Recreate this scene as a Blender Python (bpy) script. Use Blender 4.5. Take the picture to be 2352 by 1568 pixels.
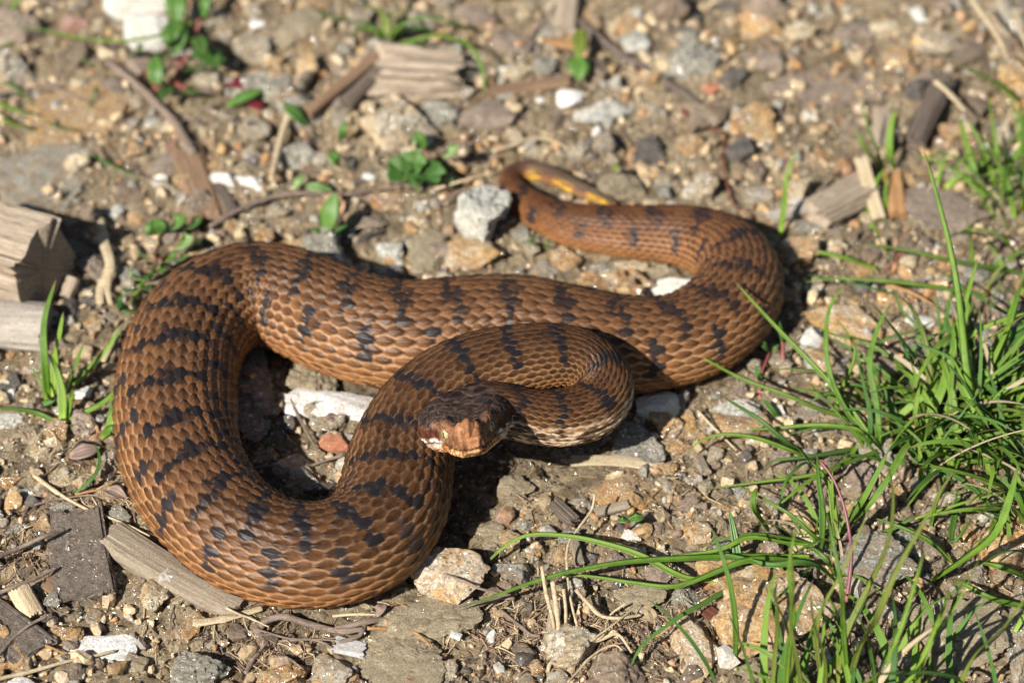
import bpy, math, random
import numpy as np
from mathutils import Vector, Matrix, Euler

# 1 Blender unit = 1 cm (true size through the unit scale)
for o in list(bpy.data.objects): bpy.data.objects.remove(o)
S = bpy.context.scene
S.unit_settings.system = 'METRIC'; S.unit_settings.scale_length = 0.01
COL = S.collection
rnd = random.Random(7)
RNG = np.random.default_rng(7)

# ------------------------------------------------------------------ camera
PITCH = math.radians(43); DIST = 83.0
CP, SP = math.cos(PITCH), math.sin(PITCH)
CAM = np.array([0.0, -DIST*CP, DIST*SP])
FW = np.array([0.0, CP, -SP]); RT = np.array([1.0, 0, 0]); UP = np.array([0.0, SP, CP])
FPX = 2352*100/36.0
cam_d = bpy.data.cameras.new('camera'); cam = bpy.data.objects.new('camera', cam_d); COL.objects.link(cam)
cam.location = CAM; cam.rotation_euler = (math.pi/2-PITCH, 0, 0)
cam_d.lens = 100; cam_d.sensor_width = 36; cam_d.clip_start = 1; cam_d.clip_end = 3000
cam_d.dof.use_dof = True; cam_d.dof.focus_distance = 75.4; cam_d.dof.aperture_fstop = 0.10
S.camera = cam
# ------------------------------------------------------------------ light
SUNV = Vector((-0.76, -0.90, 1.0)).normalized()
elev = math.asin(SUNV.z)
w = bpy.data.worlds.new('World'); S.world = w; w.use_nodes = True
nt = w.node_tree; bg = nt.nodes['Background']
sky = nt.nodes.new('ShaderNodeTexSky'); sky.sky_type = 'NISHITA'; sky.sun_disc = False
sky.sun_elevation = elev; sky.sun_rotation = math.atan2(SUNV.x, SUNV.y)
nt.links.new(sky.outputs[0], bg.inputs[0]); bg.inputs[1].default_value = 0.038
sd = bpy.data.lights.new('sun', 'SUN'); sd.energy = 5.0; sd.angle = math.radians(0.53); sd.color = (1.0, 0.95, 0.87)
sun = bpy.data.objects.new('sun', sd); COL.objects.link(sun)
sun.rotation_euler = SUNV.to_track_quat('Z', 'Y').to_euler(); sun.location = (-40, -70, 60)
S.view_settings.view_transform = 'Standard'; S.view_settings.look = 'None'
S.view_settings.gamma = 1; S.view_settings.exposure = 0.84
try: S.view_settings.use_curve_mapping = False
except Exception: pass

# ------------------------------------------------------------------ picture-to-place helpers (used to read positions off the photograph)
def P(u, v, z=0.0):
    d = FW + RT*((u-1176)/FPX) + UP*((784-v)/FPX)
    t = (z-CAM[2])/d[2]
    return CAM + d*t
def ppc(p): return FPX/float(np.dot(np.asarray(p)-CAM, FW))
def C(n, x, y):
    ox, oy = {1: (0, 0), 2: (784, 0), 3: (1568, 0), 4: (0, 523), 5: (784, 523), 6: (1568, 523),
              7: (0, 1045), 8: (784, 1045), 9: (1568, 1045)}[n]
    return ox+.3338*x, oy+.3338*y

# ------------------------------------------------------------------ numpy noise
def _h(ix, iy, iz, seed):
    n = (ix.astype(np.int64)*73856093) ^ (iy.astype(np.int64)*19349663) ^ (iz.astype(np.int64)*83492791) ^ (seed*2654435761)
    n = (n ^ (n >> 13))*1274126177 & 0xFFFFFFFF
    n = (n ^ (n >> 16))*2246822519 & 0xFFFFFFFF
    n = n ^ (n >> 15)
    return (n & 0xFFFFFF)/float(0xFFFFFF)
def vn(x, y, z=None, seed=0):
    if z is None: z = np.zeros_like(x)
    fx, fy, fz = np.floor(x), np.floor(y), np.floor(z)
    tx, ty, tz = x-fx, y-fy, z-fz
    tx, ty, tz = [t*t*t*(t*(t*6-15)+10) for t in (tx, ty, tz)]
    r = 0
    for dx in (0, 1):
        for dy in (0, 1):
            for dz in (0, 1):
                r = r + _h(fx+dx, fy+dy, fz+dz, seed)*(tx if dx else 1-tx)*(ty if dy else 1-ty)*(tz if dz else 1-tz)
    return r*2-1
def fbm(x, y, z=None, seed=0, octs=4, gain=.5):
    if z is None: z = np.zeros_like(x)
    a, s, f = 1, 0, 1.0
    for i in range(octs):
        s = s + a*vn(x*f+i*17.3, y*f-i*9.1, z*f+i*5.7, seed+i); a *= gain; f *= 2.03
    return s
def worley2(x, y, seed=0):
    fx, fy = np.floor(x), np.floor(y); z = np.zeros_like(x)
    f1 = np.full(x.shape, 9.); f2 = np.full(x.shape, 9.); idv = np.zeros_like(x)
    for dx in (-1, 0, 1):
        for dy in (-1, 0, 1):
            cx, cy = fx+dx, fy+dy
            px = cx+_h(cx, cy, z, seed); py = cy+_h(cx, cy, z, seed+1)
            d = np.hypot(x-px, y-py); c = _h(cx, cy, z, seed+2)
            m = d < f1
            f2 = np.where(m, f1, np.minimum(f2, d)); f1 = np.where(m, d, f1); idv = np.where(m, c, idv)
    return f1, f2, idv
def worley3(x, y, z, seed=0):
    fx, fy, fz = np.floor(x), np.floor(y), np.floor(z)
    f1 = np.full(x.shape, 9.); f2 = np.full(x.shape, 9.); idv = np.zeros_like(x)
    for dx in (-1, 0, 1):
        for dy in (-1, 0, 1):
            for dz in (-1, 0, 1):
                cx, cy, cz = fx+dx, fy+dy, fz+dz
                px = cx+_h(cx, cy, cz, seed); py = cy+_h(cx, cy, cz, seed+1); pz = cz+_h(cx, cy, cz, seed+2)
                d = np.sqrt((x-px)**2+(y-py)**2+(z-pz)**2); c = _h(cx, cy, cz, seed+3)
                m = d < f1
                f2 = np.where(m, f1, np.minimum(f2, d)); f1 = np.where(m, d, f1); idv = np.where(m, c, idv)
    return f1, f2, idv
def ss(a, b, x):
    t = np.clip((x-a)/(b-a), 0, 1); return t*t*(3-2*t)

def ground_z(x, y):
    x = np.asarray(x, float); y = np.asarray(y, float)
    wx = x+.25*vn(x*1.1, y*1.1, seed=31); wy = y+.25*vn(x*1.1+9, y*1.1, seed=32)
    z = .30*vn(x/6.5, y/6.5, seed=1)+.15*vn(x/2.2, y/2.2, seed=2)
    f1, f2, c = worley2(wx/1.5, wy/1.5, 5)
    z += .14*(c-.5)*ss(.02, .4, f2-f1)
    f1, f2, c = worley2(wx/.52+3, wy/.52, 8)
    z += (.16*(c-.45)+.08*(1-f1))*ss(.0, .25, f2-f1)*(.35+.65*ss(-.3, .4, vn(x/2.7, y/2.7, seed=44)))
    f1, f2, c = worley2(wx/.2, wy/.2+5, 12)
    z += .055*(c-.3)*ss(0, .3, f2-f1)+.03*(1-f1)
    z += .07*vn(x/.3, y/.3, seed=3)+.05*vn(x/.14, y/.14, seed=4)
    f1, f2, c = worley2(wx/1.9+7, wy/1.5, 21); z -= .16*np.exp(-((f2-f1)/.05)**2)*ss(-.3, .3, vn(x/2.4, y/2.4, seed=23))
    f1, f2, c = worley2(wx/.62+2, wy/.55, 22); z -= .07*np.exp(-((f2-f1)/.09)**2)
    return z-.06
def gz(x, y): return float(ground_z(np.array([x]), np.array([y]))[0])

# ------------------------------------------------------------------ mesh helpers
def mesh_np(name, V, F, mats=(), smooth=True, colors=None, extra=None):
    """V (n,3), F (m,k) constant k, or list of arrays"""
    me = bpy.data.meshes.new(name)
    V = np.asarray(V, np.float32)
    Fs = F if isinstance(F, list) else [F]
    Fs = [np.asarray(f, np.int32) for f in Fs if len(f)]
    me.vertices.add(len(V)); me.vertices.foreach_set('co', V.ravel())
    nl = sum(f.size for f in Fs); nf = sum(len(f) for f in Fs)
    me.loops.add(nl); me.loops.foreach_set('vertex_index', np.concatenate([f.ravel() for f in Fs]))
    me.polygons.add(nf)
    tot = np.concatenate([np.full(len(f), f.shape[1], np.int32) for f in Fs])
    st = np.concatenate([[0], np.cumsum(tot)[:-1]]).astype(np.int32)
    me.polygons.foreach_set('loop_start', st)
    try: me.polygons.foreach_set('loop_total', tot)
    except Exception: pass
    me.polygons.foreach_set('use_smooth', np.full(nf, smooth))
    for m in mats: me.materials.append(m)
    me.update(calc_edges=True)
    if colors is not None:
        a = me.color_attributes.new('pigment', 'FLOAT_COLOR', 'POINT')
        c = np.ones((len(V), 4), np.float32); c[:, :colors.shape[1]] = colors
        a.data.foreach_set('color', c.ravel())
    for k, arr in (extra or {}).items():
        a = me.attributes.new(k, 'FLOAT', 'POINT'); a.data.foreach_set('value', np.asarray(arr, np.float32))
    return me
def link(name, me, parent=None, loc=None, rot=None, scale=None):
    o = bpy.data.objects.new(name, me); COL.objects.link(o)
    if parent is not None: o.parent = parent
    if loc is not None: o.location = loc
    if rot is not None: o.rotation_euler = rot
    if scale is not None: o.scale = scale
    return o
def tag(o, label, cat, group=None):
    o['label'] = label; o['category'] = cat
    if group: o['group'] = group
    return o
def thing(name, label, cat, loc=(0, 0, 0), group=None):
    return tag(link(name, None, loc=loc), label, cat, group)
def grid_faces(nu, nv, wrap=False):
    i = np.arange(nu-1)[:, None]; j = np.arange(nv if wrap else nv-1)[None, :]
    j2 = (j+1) % nv
    return np.stack([i*nv+j, i*nv+j2, (i+1)*nv+j2, (i+1)*nv+j], -1).reshape(-1, 4)

# ------------------------------------------------------------------ materials
def newmat(name):
    m = bpy.data.materials.new(name); m.use_nodes = True
    n = m.node_tree; b = n.nodes['Principled BSDF']; return m, n, b
def N(nt, t, **kw):
    n = nt.nodes.new(t)
    for k, v in kw.items():
        if k in n.inputs: n.inputs[k].default_value = v
        else: setattr(n, k, v)
    return n
def ramp(nt, stops, interp='LINEAR'):
    r = nt.nodes.new('ShaderNodeValToRGB'); r.color_ramp.interpolation = interp
    while len(r.color_ramp.elements) < len(stops): r.color_ramp.elements.new(.5)
    for e, (p, c) in zip(r.color_ramp.elements, stops): e.position = p; e.color = (*c, 1)
    return r
def mix(nt, fac, a, b, bt='MIX'):
    m = nt.nodes.new('ShaderNodeMix'); m.data_type = 'RGBA'; m.blend_type = bt
    for s, v in ((0, fac), (6, a), (7, b)):
        if hasattr(v, 'links') or hasattr(v, 'is_linked'): nt.links.new(v, m.inputs[s])
        elif isinstance(v, (tuple, list)): m.inputs[s].default_value = (*v[:3], 1)
        else: m.inputs[s].default_value = v
    return m.outputs[2]
def coords(nt, obj_random=True):
    """object coordinates, shifted by a per-object amount so copies differ"""
    tc = nt.nodes.new('ShaderNodeTexCoord')
    if not obj_random: return tc.outputs['Object']
    oi = nt.nodes.new('ShaderNodeObjectInfo')
    m = N(nt, 'ShaderNodeMath', operation='MULTIPLY'); nt.links.new(oi.outputs['Random'], m.inputs[0]); m.inputs[1].default_value = 137.0
    a = N(nt, 'ShaderNodeVectorMath', operation='ADD'); nt.links.new(tc.outputs['Object'], a.inputs[0]); nt.links.new(m.outputs[0], a.inputs[1])
    return a.outputs[0]
def mica(nt, b, vec, bump_out, amount, cell=22.0, base_rough=.75, dens=.78):
    """mica flakes: small facets with their own tilt and low roughness"""
    vo = N(nt, 'ShaderNodeTexVoronoi', Scale=cell); nt.links.new(vec, vo.inputs['Vector'])
    sub = N(nt, 'ShaderNodeVectorMath', operation='SUBTRACT'); nt.links.new(vo.outputs['Color'], sub.inputs[0]); sub.inputs[1].default_value = (.5, .5, .5)
    sc = N(nt, 'ShaderNodeVectorMath', operation='SCALE'); nt.links.new(sub.outputs[0], sc.inputs[0]); sc.inputs['Scale'].default_value = 1.5
    wn = N(nt, 'ShaderNodeTexWhiteNoise', noise_dimensions='3D'); nt.links.new(vo.outputs['Color'], wn.inputs['Vector'])
    gt = N(nt, 'ShaderNodeMath', operation='GREATER_THAN'); nt.links.new(wn.outputs['Value'], gt.inputs[0]); gt.inputs[1].default_value = dens
    sc2 = N(nt, 'ShaderNodeVectorMath', operation='SCALE'); nt.links.new(sc.outputs[0], sc2.inputs[0]); nt.links.new(gt.outputs[0], sc2.inputs['Scale'])
    ad = N(nt, 'ShaderNodeVectorMath', operation='ADD'); nt.links.new(bump_out, ad.inputs[0]); nt.links.new(sc2.outputs[0], ad.inputs[1])
    no = N(nt, 'ShaderNodeVectorMath', operation='NORMALIZE'); nt.links.new(ad.outputs[0], no.inputs[0])
    gl = N(nt, 'ShaderNodeBsdfGlossy'); gl.inputs['Roughness'].default_value = .22; gl.inputs['Color'].default_value = (.9, .88, .82, 1)
    nt.links.new(no.outputs[0], gl.inputs['Normal'])
    mx = N(nt, 'ShaderNodeMixShader'); ma = N(nt, 'ShaderNodeMath', operation='MULTIPLY'); nt.links.new(gt.outputs[0], ma.inputs[0]); ma.inputs[1].default_value = amount
    nt.links.new(ma.outputs[0], mx.inputs[0]); nt.links.new(b.outputs[0], mx.inputs[1]); nt.links.new(gl.outputs[0], mx.inputs[2])
    nt.links.new(mx.outputs[0], nt.nodes['Material Output'].inputs[0])
def rock_mat(name, ca, cb, cc, scale=1.0, sparkle=.6, rough=.62, layered=0.0, bump=.085):
    ca, cb, cc = [tuple(min(.88, q_*1.15) for q_ in c_) for c_ in (ca, cb, cc)]
    m, nt, b = newmat(name)
    v = coords(nt)
    if layered:
        mp = N(nt, 'ShaderNodeMapping'); nt.links.new(v, mp.inputs['Vector']); mp.inputs['Scale'].default_value = (1, 1.4, 5); mp.inputs['Rotation'].default_value = (.5, .3, .2); vv = mp.outputs[0]
    else: vv = v
    n1 = N(nt, 'ShaderNodeTexNoise', Scale=1.3*scale, Detail=8, Roughness=.68, Distortion=.7); nt.links.new(vv, n1.inputs['Vector'])
    r1 = ramp(nt, [(.36, (0, 0, 0)), (.60, (1, 1, 1))]); nt.links.new(n1.outputs[0], r1.inputs[0])
    n2 = N(nt, 'ShaderNodeTexNoise', Scale=3.4*scale, Detail=8, Roughness=.75, Distortion=.4); nt.links.new(vv, n2.inputs['Vector'])
    r2 = ramp(nt, [(.47, (0, 0, 0)), (.62, (1, 1, 1))]); nt.links.new(n2.outputs[0], r2.inputs[0])
    c1 = mix(nt, r1.outputs[0], ca, cb); c2 = mix(nt, r2.outputs[0], c1, cc)
    n3 = N(nt, 'ShaderNodeTexNoise', Scale=16*scale, Detail=6, Roughness=.8); nt.links.new(v, n3.inputs['Vector'])
    r3 = ramp(nt, [(.32, (.38, .35, .32)), (.48, (.95, .94, .92)), (.66, (1.45, 1.45, 1.45))]); nt.links.new(n3.outputs[0], r3.inputs[0])
    c3 = mix(nt, 1.0, c2, r3.outputs[0], 'MULTIPLY')
    nt.links.new(c3, b.inputs['Base Color']); b.inputs['Roughness'].default_value = rough
    b.inputs['Specular IOR Level'].default_value = .45
    ad = N(nt, 'ShaderNodeMath', operation='ADD'); nt.links.new(n2.outputs[0], ad.inputs[0]); nt.links.new(n3.outputs[0], ad.inputs[1])
    bp = N(nt, 'ShaderNodeBump', Strength=.9, Distance=bump*1.6); nt.links.new(ad.outputs[0], bp.inputs['Height']); nt.links.new(bp.outputs[0], b.inputs['Normal'])
    if sparkle: mica(nt, b, v, bp.outputs[0], sparkle, 15*scale)
    return m
OCH = (.47, .29, .11); TAN = (.42, .33, .21); GRY = (.27, .255, .22); LTG = (.46, .43, .36); WHT = (.62, .58, .50); DRK = (.09, .075, .06); RST = (.33, .15, .055)
M = {}
M['ochre'] = rock_mat('ochre_rock', OCH, TAN, RST)
M['tan'] = rock_mat('tan_rock', TAN, (.30, .235, .155), LTG)
M['grey'] = rock_mat('grey_green_rock', (.25, .24, .195), (.40, .37, .30), (.15, .14, .115), layered=1)
M['bluewhite'] = rock_mat('blue_white_rock', (.68, .64, .54), (.50, .50, .46), (.32, .32, .28), sparkle=.5)
M['white'] = rock_mat('white_rock', (.88, .86, .80), (.78, .74, .64), (.86, .82, .72), sparkle=.2, rough=.5)
M['quartz'] = rock_mat('milky_quartz', (.56, .56, .57), (.64, .63, .60), (.40, .37, .32), sparkle=.1, rough=.28, bump=.02)
M['cream'] = rock_mat('cream_rock', (.50, .40, .25), (.60, .52, .37), (.40, .26, .12))
M['brown'] = rock_mat('brown_rock', (.19, .135, .09), (.27, .21, .15), (.13, .09, .06), sparkle=.2)
M['dark'] = rock_mat('dark_slate', (.10, .088, .08), (.16, .14, .12), (.06, .055, .05), sparkle=.15, rough=.5)
M['brick'] = rock_mat('brick_red_stone', (.50, .19, .10), (.42, .17, .10), (.60, .30, .18), sparkle=0, rough=.8)
M['pink'] = rock_mat('pink_stone', (.40, .18, .14), (.50, .34, .28), (.22, .06, .045), sparkle=.2, rough=.4)
M['layered'] = rock_mat('layered_schist', (.24, .15, .075), (.36, .30, .21), (.30, .33, .32), layered=1, sparkle=.5)
M['mixed'] = rock_mat('ochre_white_rock', (.58, .52, .42), OCH, (.38, .22, .09), scale=.8, sparkle=.5)
M['clod'] = rock_mat('earth_clod', (.34, .275, .18), (.40, .33, .22), (.24, .19, .12), scale=1.6, sparkle=.25, rough=.9, bump=.08)
M['bark_mud'] = rock_mat('muddy_bark', (.16, .125, .10), (.22, .18, .14), (.09, .065, .05), scale=1.5, sparkle=.3, rough=.85)
M['purple'] = rock_mat('purple_brown_slate', (.26, .20, .155), (.34, .27, .21), (.17, .12, .09), sparkle=.2)

def wood_mat(name, a, b_, c, rough=.75, freq=1.0):
    m, nt, b = newmat(name)
    tc = nt.nodes.new('ShaderNodeTexCoord'); mp = N(nt, 'ShaderNodeMapping'); nt.links.new(tc.outputs['Object'], mp.inputs['Vector']); mp.inputs['Scale'].default_value = (.5*freq, 7*freq, 7*freq)
    n1 = N(nt, 'ShaderNodeTexNoise', Scale=1.2, Detail=8, Roughness=.7, Distortion=.6); nt.links.new(mp.outputs[0], n1.inputs['Vector'])
    r = ramp(nt, [(.28, c), (.45, a), (.66, b_)]); nt.links.new(n1.outputs[0], r.inputs[0])
    n2 = N(nt, 'ShaderNodeTexNoise', Scale=14, Detail=5, Roughness=.8); nt.links.new(tc.outputs['Object'], n2.inputs['Vector'])
    r2 = ramp(nt, [(.3, (.65, .63, .6)), (.65, (1.15, 1.15, 1.15))]); nt.links.new(n2.outputs[0], r2.inputs[0])
    nt.links.new(mix(nt, 1.0, r.outputs[0], r2.outputs[0], 'MULTIPLY'), b.inputs['Base Color']); b.inputs['Roughness'].default_value = rough
    b.inputs['Specular IOR Level'].default_value = .3
    ad = N(nt, 'ShaderNodeMath', operation='ADD'); nt.links.new(n1.outputs[0], ad.inputs[0]); nt.links.new(n2.outputs[0], ad.inputs[1])
    bp = N(nt, 'ShaderNodeBump', Strength=.8, Distance=.05); nt.links.new(ad.outputs[0], bp.inputs['Height']); nt.links.new(bp.outputs[0], b.inputs['Normal'])
    return m
M['wood_pink'] = wood_mat('weathered_wood', (.34, .27, .20), (.47, .39, .30), (.15, .105, .07))
M['wood_grey'] = wood_mat('silver_grey_wood', (.36, .32, .27), (.46, .42, .37), (.22, .18, .15))
M['drift'] = wood_mat('muddy_driftwood', (.26, .21, .155), (.33, .275, .21), (.17, .13, .095), rough=.85)
M['bark'] = wood_mat('dark_bark', (.115, .088, .07), (.17, .14, .115), (.06, .042, .034), rough=.85)
M['bark_brown'] = wood_mat('brown_bark', (.22, .14, .085), (.30, .20, .125), (.12, .075, .045))
M['straw'] = wood_mat('dry_straw', (.48, .38, .235), (.60, .51, .36), (.34, .24, .13), rough=.55)
M['twig'] = wood_mat('brown_twig', (.19, .14, .11), (.30, .235, .185), (.10, .07, .055), rough=.65)
M['twig_red'] = wood_mat('red_brown_twig', (.11, .035, .02), (.17, .06, .035), (.05, .018, .012), rough=.4)
M['twig_orange'] = wood_mat('orange_stem', (.36, .19, .08), (.44, .27, .13), (.22, .11, .05), rough=.5)
M['shell'] = wood_mat('grey_shell', (.45, .44, .42), (.66, .66, .66), (.33, .32, .31), rough=.3, freq=.6)

def leaf_mat(name, a, b_, tip=None, rough=.46, trans=.35, freq=9):
    m, nt, b = newmat(name)
    tc = nt.nodes.new('ShaderNodeTexCoord')
    oi = nt.nodes.new('ShaderNodeObjectInfo')
    at = N(nt, 'ShaderNodeAttribute', attribute_name='along'); ac = N(nt, 'ShaderNodeAttribute', attribute_name='across')
    n1 = N(nt, 'ShaderNodeTexNoise', Scale=2.5, Detail=4, Roughness=.7); nt.links.new(tc.outputs['Object'], n1.inputs['Vector'])
    ad = N(nt, 'ShaderNodeMath', operation='MULTIPLY_ADD'); nt.links.new(oi.outputs['Random'], ad.inputs[0]); ad.inputs[1].default_value = .5; nt.links.new(n1.outputs[0], ad.inputs[2])
    r = ramp(nt, [(.42, a), (.95, b_)]); nt.links.new(ad.outputs[0], r.inputs[0]); col = r.outputs[0]
    wv = N(nt, 'ShaderNodeMath', operation='MULTIPLY'); nt.links.new(ac.outputs['Fac'], wv.inputs[0]); wv.inputs[1].default_value = freq*3.1416
    sn = N(nt, 'ShaderNodeMath', operation='SINE'); nt.links.new(wv.outputs[0], sn.inputs[0])
    if tip:
        rt = ramp(nt, [(.90, (0, 0, 0)), (1.0, (1, 1, 1))]); nt.links.new(at.outputs['Fac'], rt.inputs[0])
        col = mix(nt, rt.outputs[0], col, tip)
    rb = ramp(nt, [(0.0, (1.9, 1.75, 1.5)), (.16, (1, 1, 1))]); nt.links.new(at.outputs['Fac'], rb.inputs[0])
    col = mix(nt, 1.0, col, rb.outputs[0], 'MULTIPLY')
    nt.links.new(col, b.inputs['Base Color']); b.inputs['Roughness'].default_value = rough
    bp = N(nt, 'ShaderNodeBump', Strength=.5, Distance=.012); nt.links.new(sn.outputs[0], bp.inputs['Height']); nt.links.new(bp.outputs[0], b.inputs['Normal'])
    tr = N(nt, 'ShaderNodeBsdfTranslucent'); tcx = mix(nt, 1.0, col, (1.5, 1.6, .6), 'MULTIPLY'); nt.links.new(tcx, tr.inputs[0])
    mx = N(nt, 'ShaderNodeMixShader'); mx.inputs[0].default_value = trans
    nt.links.new(b.outputs[0], mx.inputs[1]); nt.links.new(tr.outputs[0], mx.inputs[2]); nt.links.new(mx.outputs[0], nt.nodes['Material Output'].inputs[0])
    return m
M['grass'] = leaf_mat('grass_blade', (.105, .22, .022), (.235, .375, .05), tip=(.20, .12, .08))
M['grass_dark'] = leaf_mat('dark_grass_blade', (.065, .165, .03), (.125, .26, .045), tip=(.14, .10, .09))
M['grass_yellow'] = leaf_mat('yellow_green_blade', (.16, .22, .03), (.24, .28, .06), tip=(.3, .2, .1))
M['grass_dry'] = leaf_mat('dry_grass_blade', (.42, .34, .20), (.52, .43, .28), trans=.2)
M['leaf'] = leaf_mat('green_leaf', (.065, .155, .03), (.125, .245, .05), freq=3)
M['leaf_pale'] = leaf_mat('pale_green_leaf', (.16, .27, .08), (.26, .38, .15), freq=3)
M['leaf_red'] = leaf_mat('red_leaf', (.16, .012, .02), (.22, .02, .03), freq=3)
M['leaf_dead'] = leaf_mat('dead_brown_leaf', (.20, .145, .115), (.28, .20, .16), freq=5, trans=.1, rough=.6)
M['stem_purple'] = leaf_mat('purple_stem', (.15, .045, .06), (.22, .08, .09), freq=1, trans=.1)
M['stem_red'] = leaf_mat('red_stem', (.22, .05, .05), (.30, .09, .07), freq=1, trans=.15)

# gravel and ground: pigment per piece / per place
def ground_mat():
    m, nt, b = newmat('packed_earth')
    tc = nt.nodes.new('ShaderNodeTexCoord'); v = tc.outputs['Object']
    def nz(s, d=6, r=.65, dist=.3):
        n = N(nt, 'ShaderNodeTexNoise', Scale=s, Detail=d, Roughness=r, Distortion=dist); nt.links.new(v, n.inputs['Vector']); return n.outputs[0]
    a = nz(.28); r1 = ramp(nt, [(.36, (.27, .215, .14)), (.5, (.39, .315, .21)), (.64, (.49, .405, .28))]); nt.links.new(a, r1.inputs[0])
    o = nz(.9, 8, .7, 1.0); r2 = ramp(nt, [(.54, (0, 0, 0)), (.68, (1, 1, 1))]); nt.links.new(o, r2.inputs[0])
    c = mix(nt, r2.outputs[0], r1.outputs[0], (.40, .25, .10))
    vo = N(nt, 'ShaderNodeTexVoronoi', Scale=3.2); nt.links.new(v, vo.inputs['Vector'])
    sp = nt.nodes.new('ShaderNodeSeparateColor'); nt.links.new(vo.outputs['Color'], sp.inputs[0])
    r3 = ramp(nt, [(0, (.62, .58, .54)), (.35, (.88, .86, .84)), (.7, (1.12, 1.1, 1.05)), (1, (1.3, 1.3, 1.3))]); nt.links.new(sp.outputs[0], r3.inputs[0])
    c = mix(nt, 1.0, c, r3.outputs[0], 'MULTIPLY')
    f = nz(11, 6, .8); r4 = ramp(nt, [(.34, (.5, .46, .42)), (.5, (1, .98, .95)), (.66, (1.35, 1.35, 1.33))]); nt.links.new(f, r4.inputs[0])
    c = mix(nt, 1.0, c, r4.outputs[0], 'MULTIPLY')
    nt.links.new(c, b.inputs['Base Color']); b.inputs['Roughness'].default_value = .85; b.inputs['Specular IOR Level'].default_value = .3
    g = nz(5, 8, .75); ad = N(nt, 'ShaderNodeMath', operation='MULTIPLY_ADD'); nt.links.new(g, ad.inputs[0]); ad.inputs[1].default_value = 1.6; nt.links.new(f, ad.inputs[2])
    bp = N(nt, 'ShaderNodeBump', Strength=1, Distance=.2); nt.links.new(ad.outputs[0], bp.inputs['Height']); nt.links.new(bp.outputs[0], b.inputs['Normal'])
    mica(nt, b, v, bp.outputs[0], .6, 15, dens=.87)
    return m
M['ground'] = ground_mat()
def pigment_mat(name, rough=.7, sparkle=.35, bump=.03):
    m, nt, b = newmat(name)
    at = N(nt, 'ShaderNodeAttribute', attribute_name='pigment'); tc = nt.nodes.new('ShaderNodeTexCoord'); v = tc.outputs['Object']
    f = N(nt, 'ShaderNodeTexNoise', Scale=9, Detail=6, Roughness=.8); nt.links.new(v, f.inputs['Vector'])
    r4 = ramp(nt, [(.3, (.55, .52, .5)), (.65, (1.25, 1.25, 1.25))]); nt.links.new(f.outputs[0], r4.inputs[0])
    nt.links.new(mix(nt, 1.0, at.outputs['Color'], r4.outputs[0], 'MULTIPLY'), b.inputs['Base Color']); b.inputs['Roughness'].default_value = rough
    bp = N(nt, 'ShaderNodeBump', Strength=.9, Distance=bump); nt.links.new(f.outputs[0], bp.inputs['Height']); nt.links.new(bp.outputs[0], b.inputs['Normal'])
    if sparkle: mica(nt, b, v, bp.outputs[0], sparkle, 16, dens=.85)
    return m
M['gravel'] = pigment_mat('gravel_pieces')
M['litter'] = pigment_mat('dry_fibres', sparkle=0, bump=.01)
def skin_mat():
    m, nt, b = newmat('snake_skin')
    at = N(nt, 'ShaderNodeAttribute', attribute_name='pigment'); ar = N(nt, 'ShaderNodeAttribute', attribute_name='sheen')
    tc = nt.nodes.new('ShaderNodeTexCoord')
    f = N(nt, 'ShaderNodeTexNoise', Scale=18, Detail=4, Roughness=.7); nt.links.new(tc.outputs['Object'], f.inputs['Vector'])
    r4 = ramp(nt, [(.3, (.8, .78, .75)), (.7, (1.15, 1.15, 1.15))]); nt.links.new(f.outputs[0], r4.inputs[0])
    nt.links.new(mix(nt, 1.0, at.outputs['Color'], r4.outputs[0], 'MULTIPLY'), b.inputs['Base Color'])
    b.inputs['Roughness'].default_value = .40; b.inputs['Specular IOR Level'].default_value = .17
    bp = N(nt, 'ShaderNodeBump', Strength=.5, Distance=.012); nt.links.new(f.outputs[0], bp.inputs['Height']); nt.links.new(bp.outputs[0], b.inputs['Normal'])
    return m
M['skin'] = skin_mat()
m, _n, b = newmat('eye_iris'); b.inputs['Base Color'].default_value = (.36, .32, .16, 1); b.inputs['Roughness'].default_value = .12; M['iris'] = m
m, _n, b = newmat('eye_pupil'); b.inputs['Base Color'].default_value = (.004, .004, .004, 1); b.inputs['Roughness'].default_value = .1; M['pupil'] = m
#SPLIT
# ================================================================== GROUND (one sheet to well past the view)
def axis(a0, a1, step, far):
    core = list(np.arange(a0, a1+step, step)); l, r, s = [], [], step
    x = a0
    while x > -far: s *= 1.35; x -= s; l.append(x)
    s = step; x = core[-1]
    while x < far: s *= 1.35; x += s; r.append(x)
    return np.array(l[::-1]+core+r)
gx = axis(-18.5, 18.5, .062, 500); gy = axis(-14, 19, .062, 500)
X, Y = np.meshgrid(gx, gy, indexing='ij')
Z = ground_z(X, Y)
fade = 1-ss(25, 60, np.hypot(X, Y)); Z = Z*fade+1.5*(1-fade)*vn(X/60, Y/60, seed=77)*ss(60, 200, np.hypot(X, Y))
me = mesh_np('ground', np.stack([X.ravel(), Y.ravel(), Z.ravel()], 1), grid_faces(len(gx), len(gy)), [M['ground']])
g = link('ground', me); g['kind'] = 'structure'; g['label'] = 'packed pale brown earth with crumbs and embedded grit'

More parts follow.
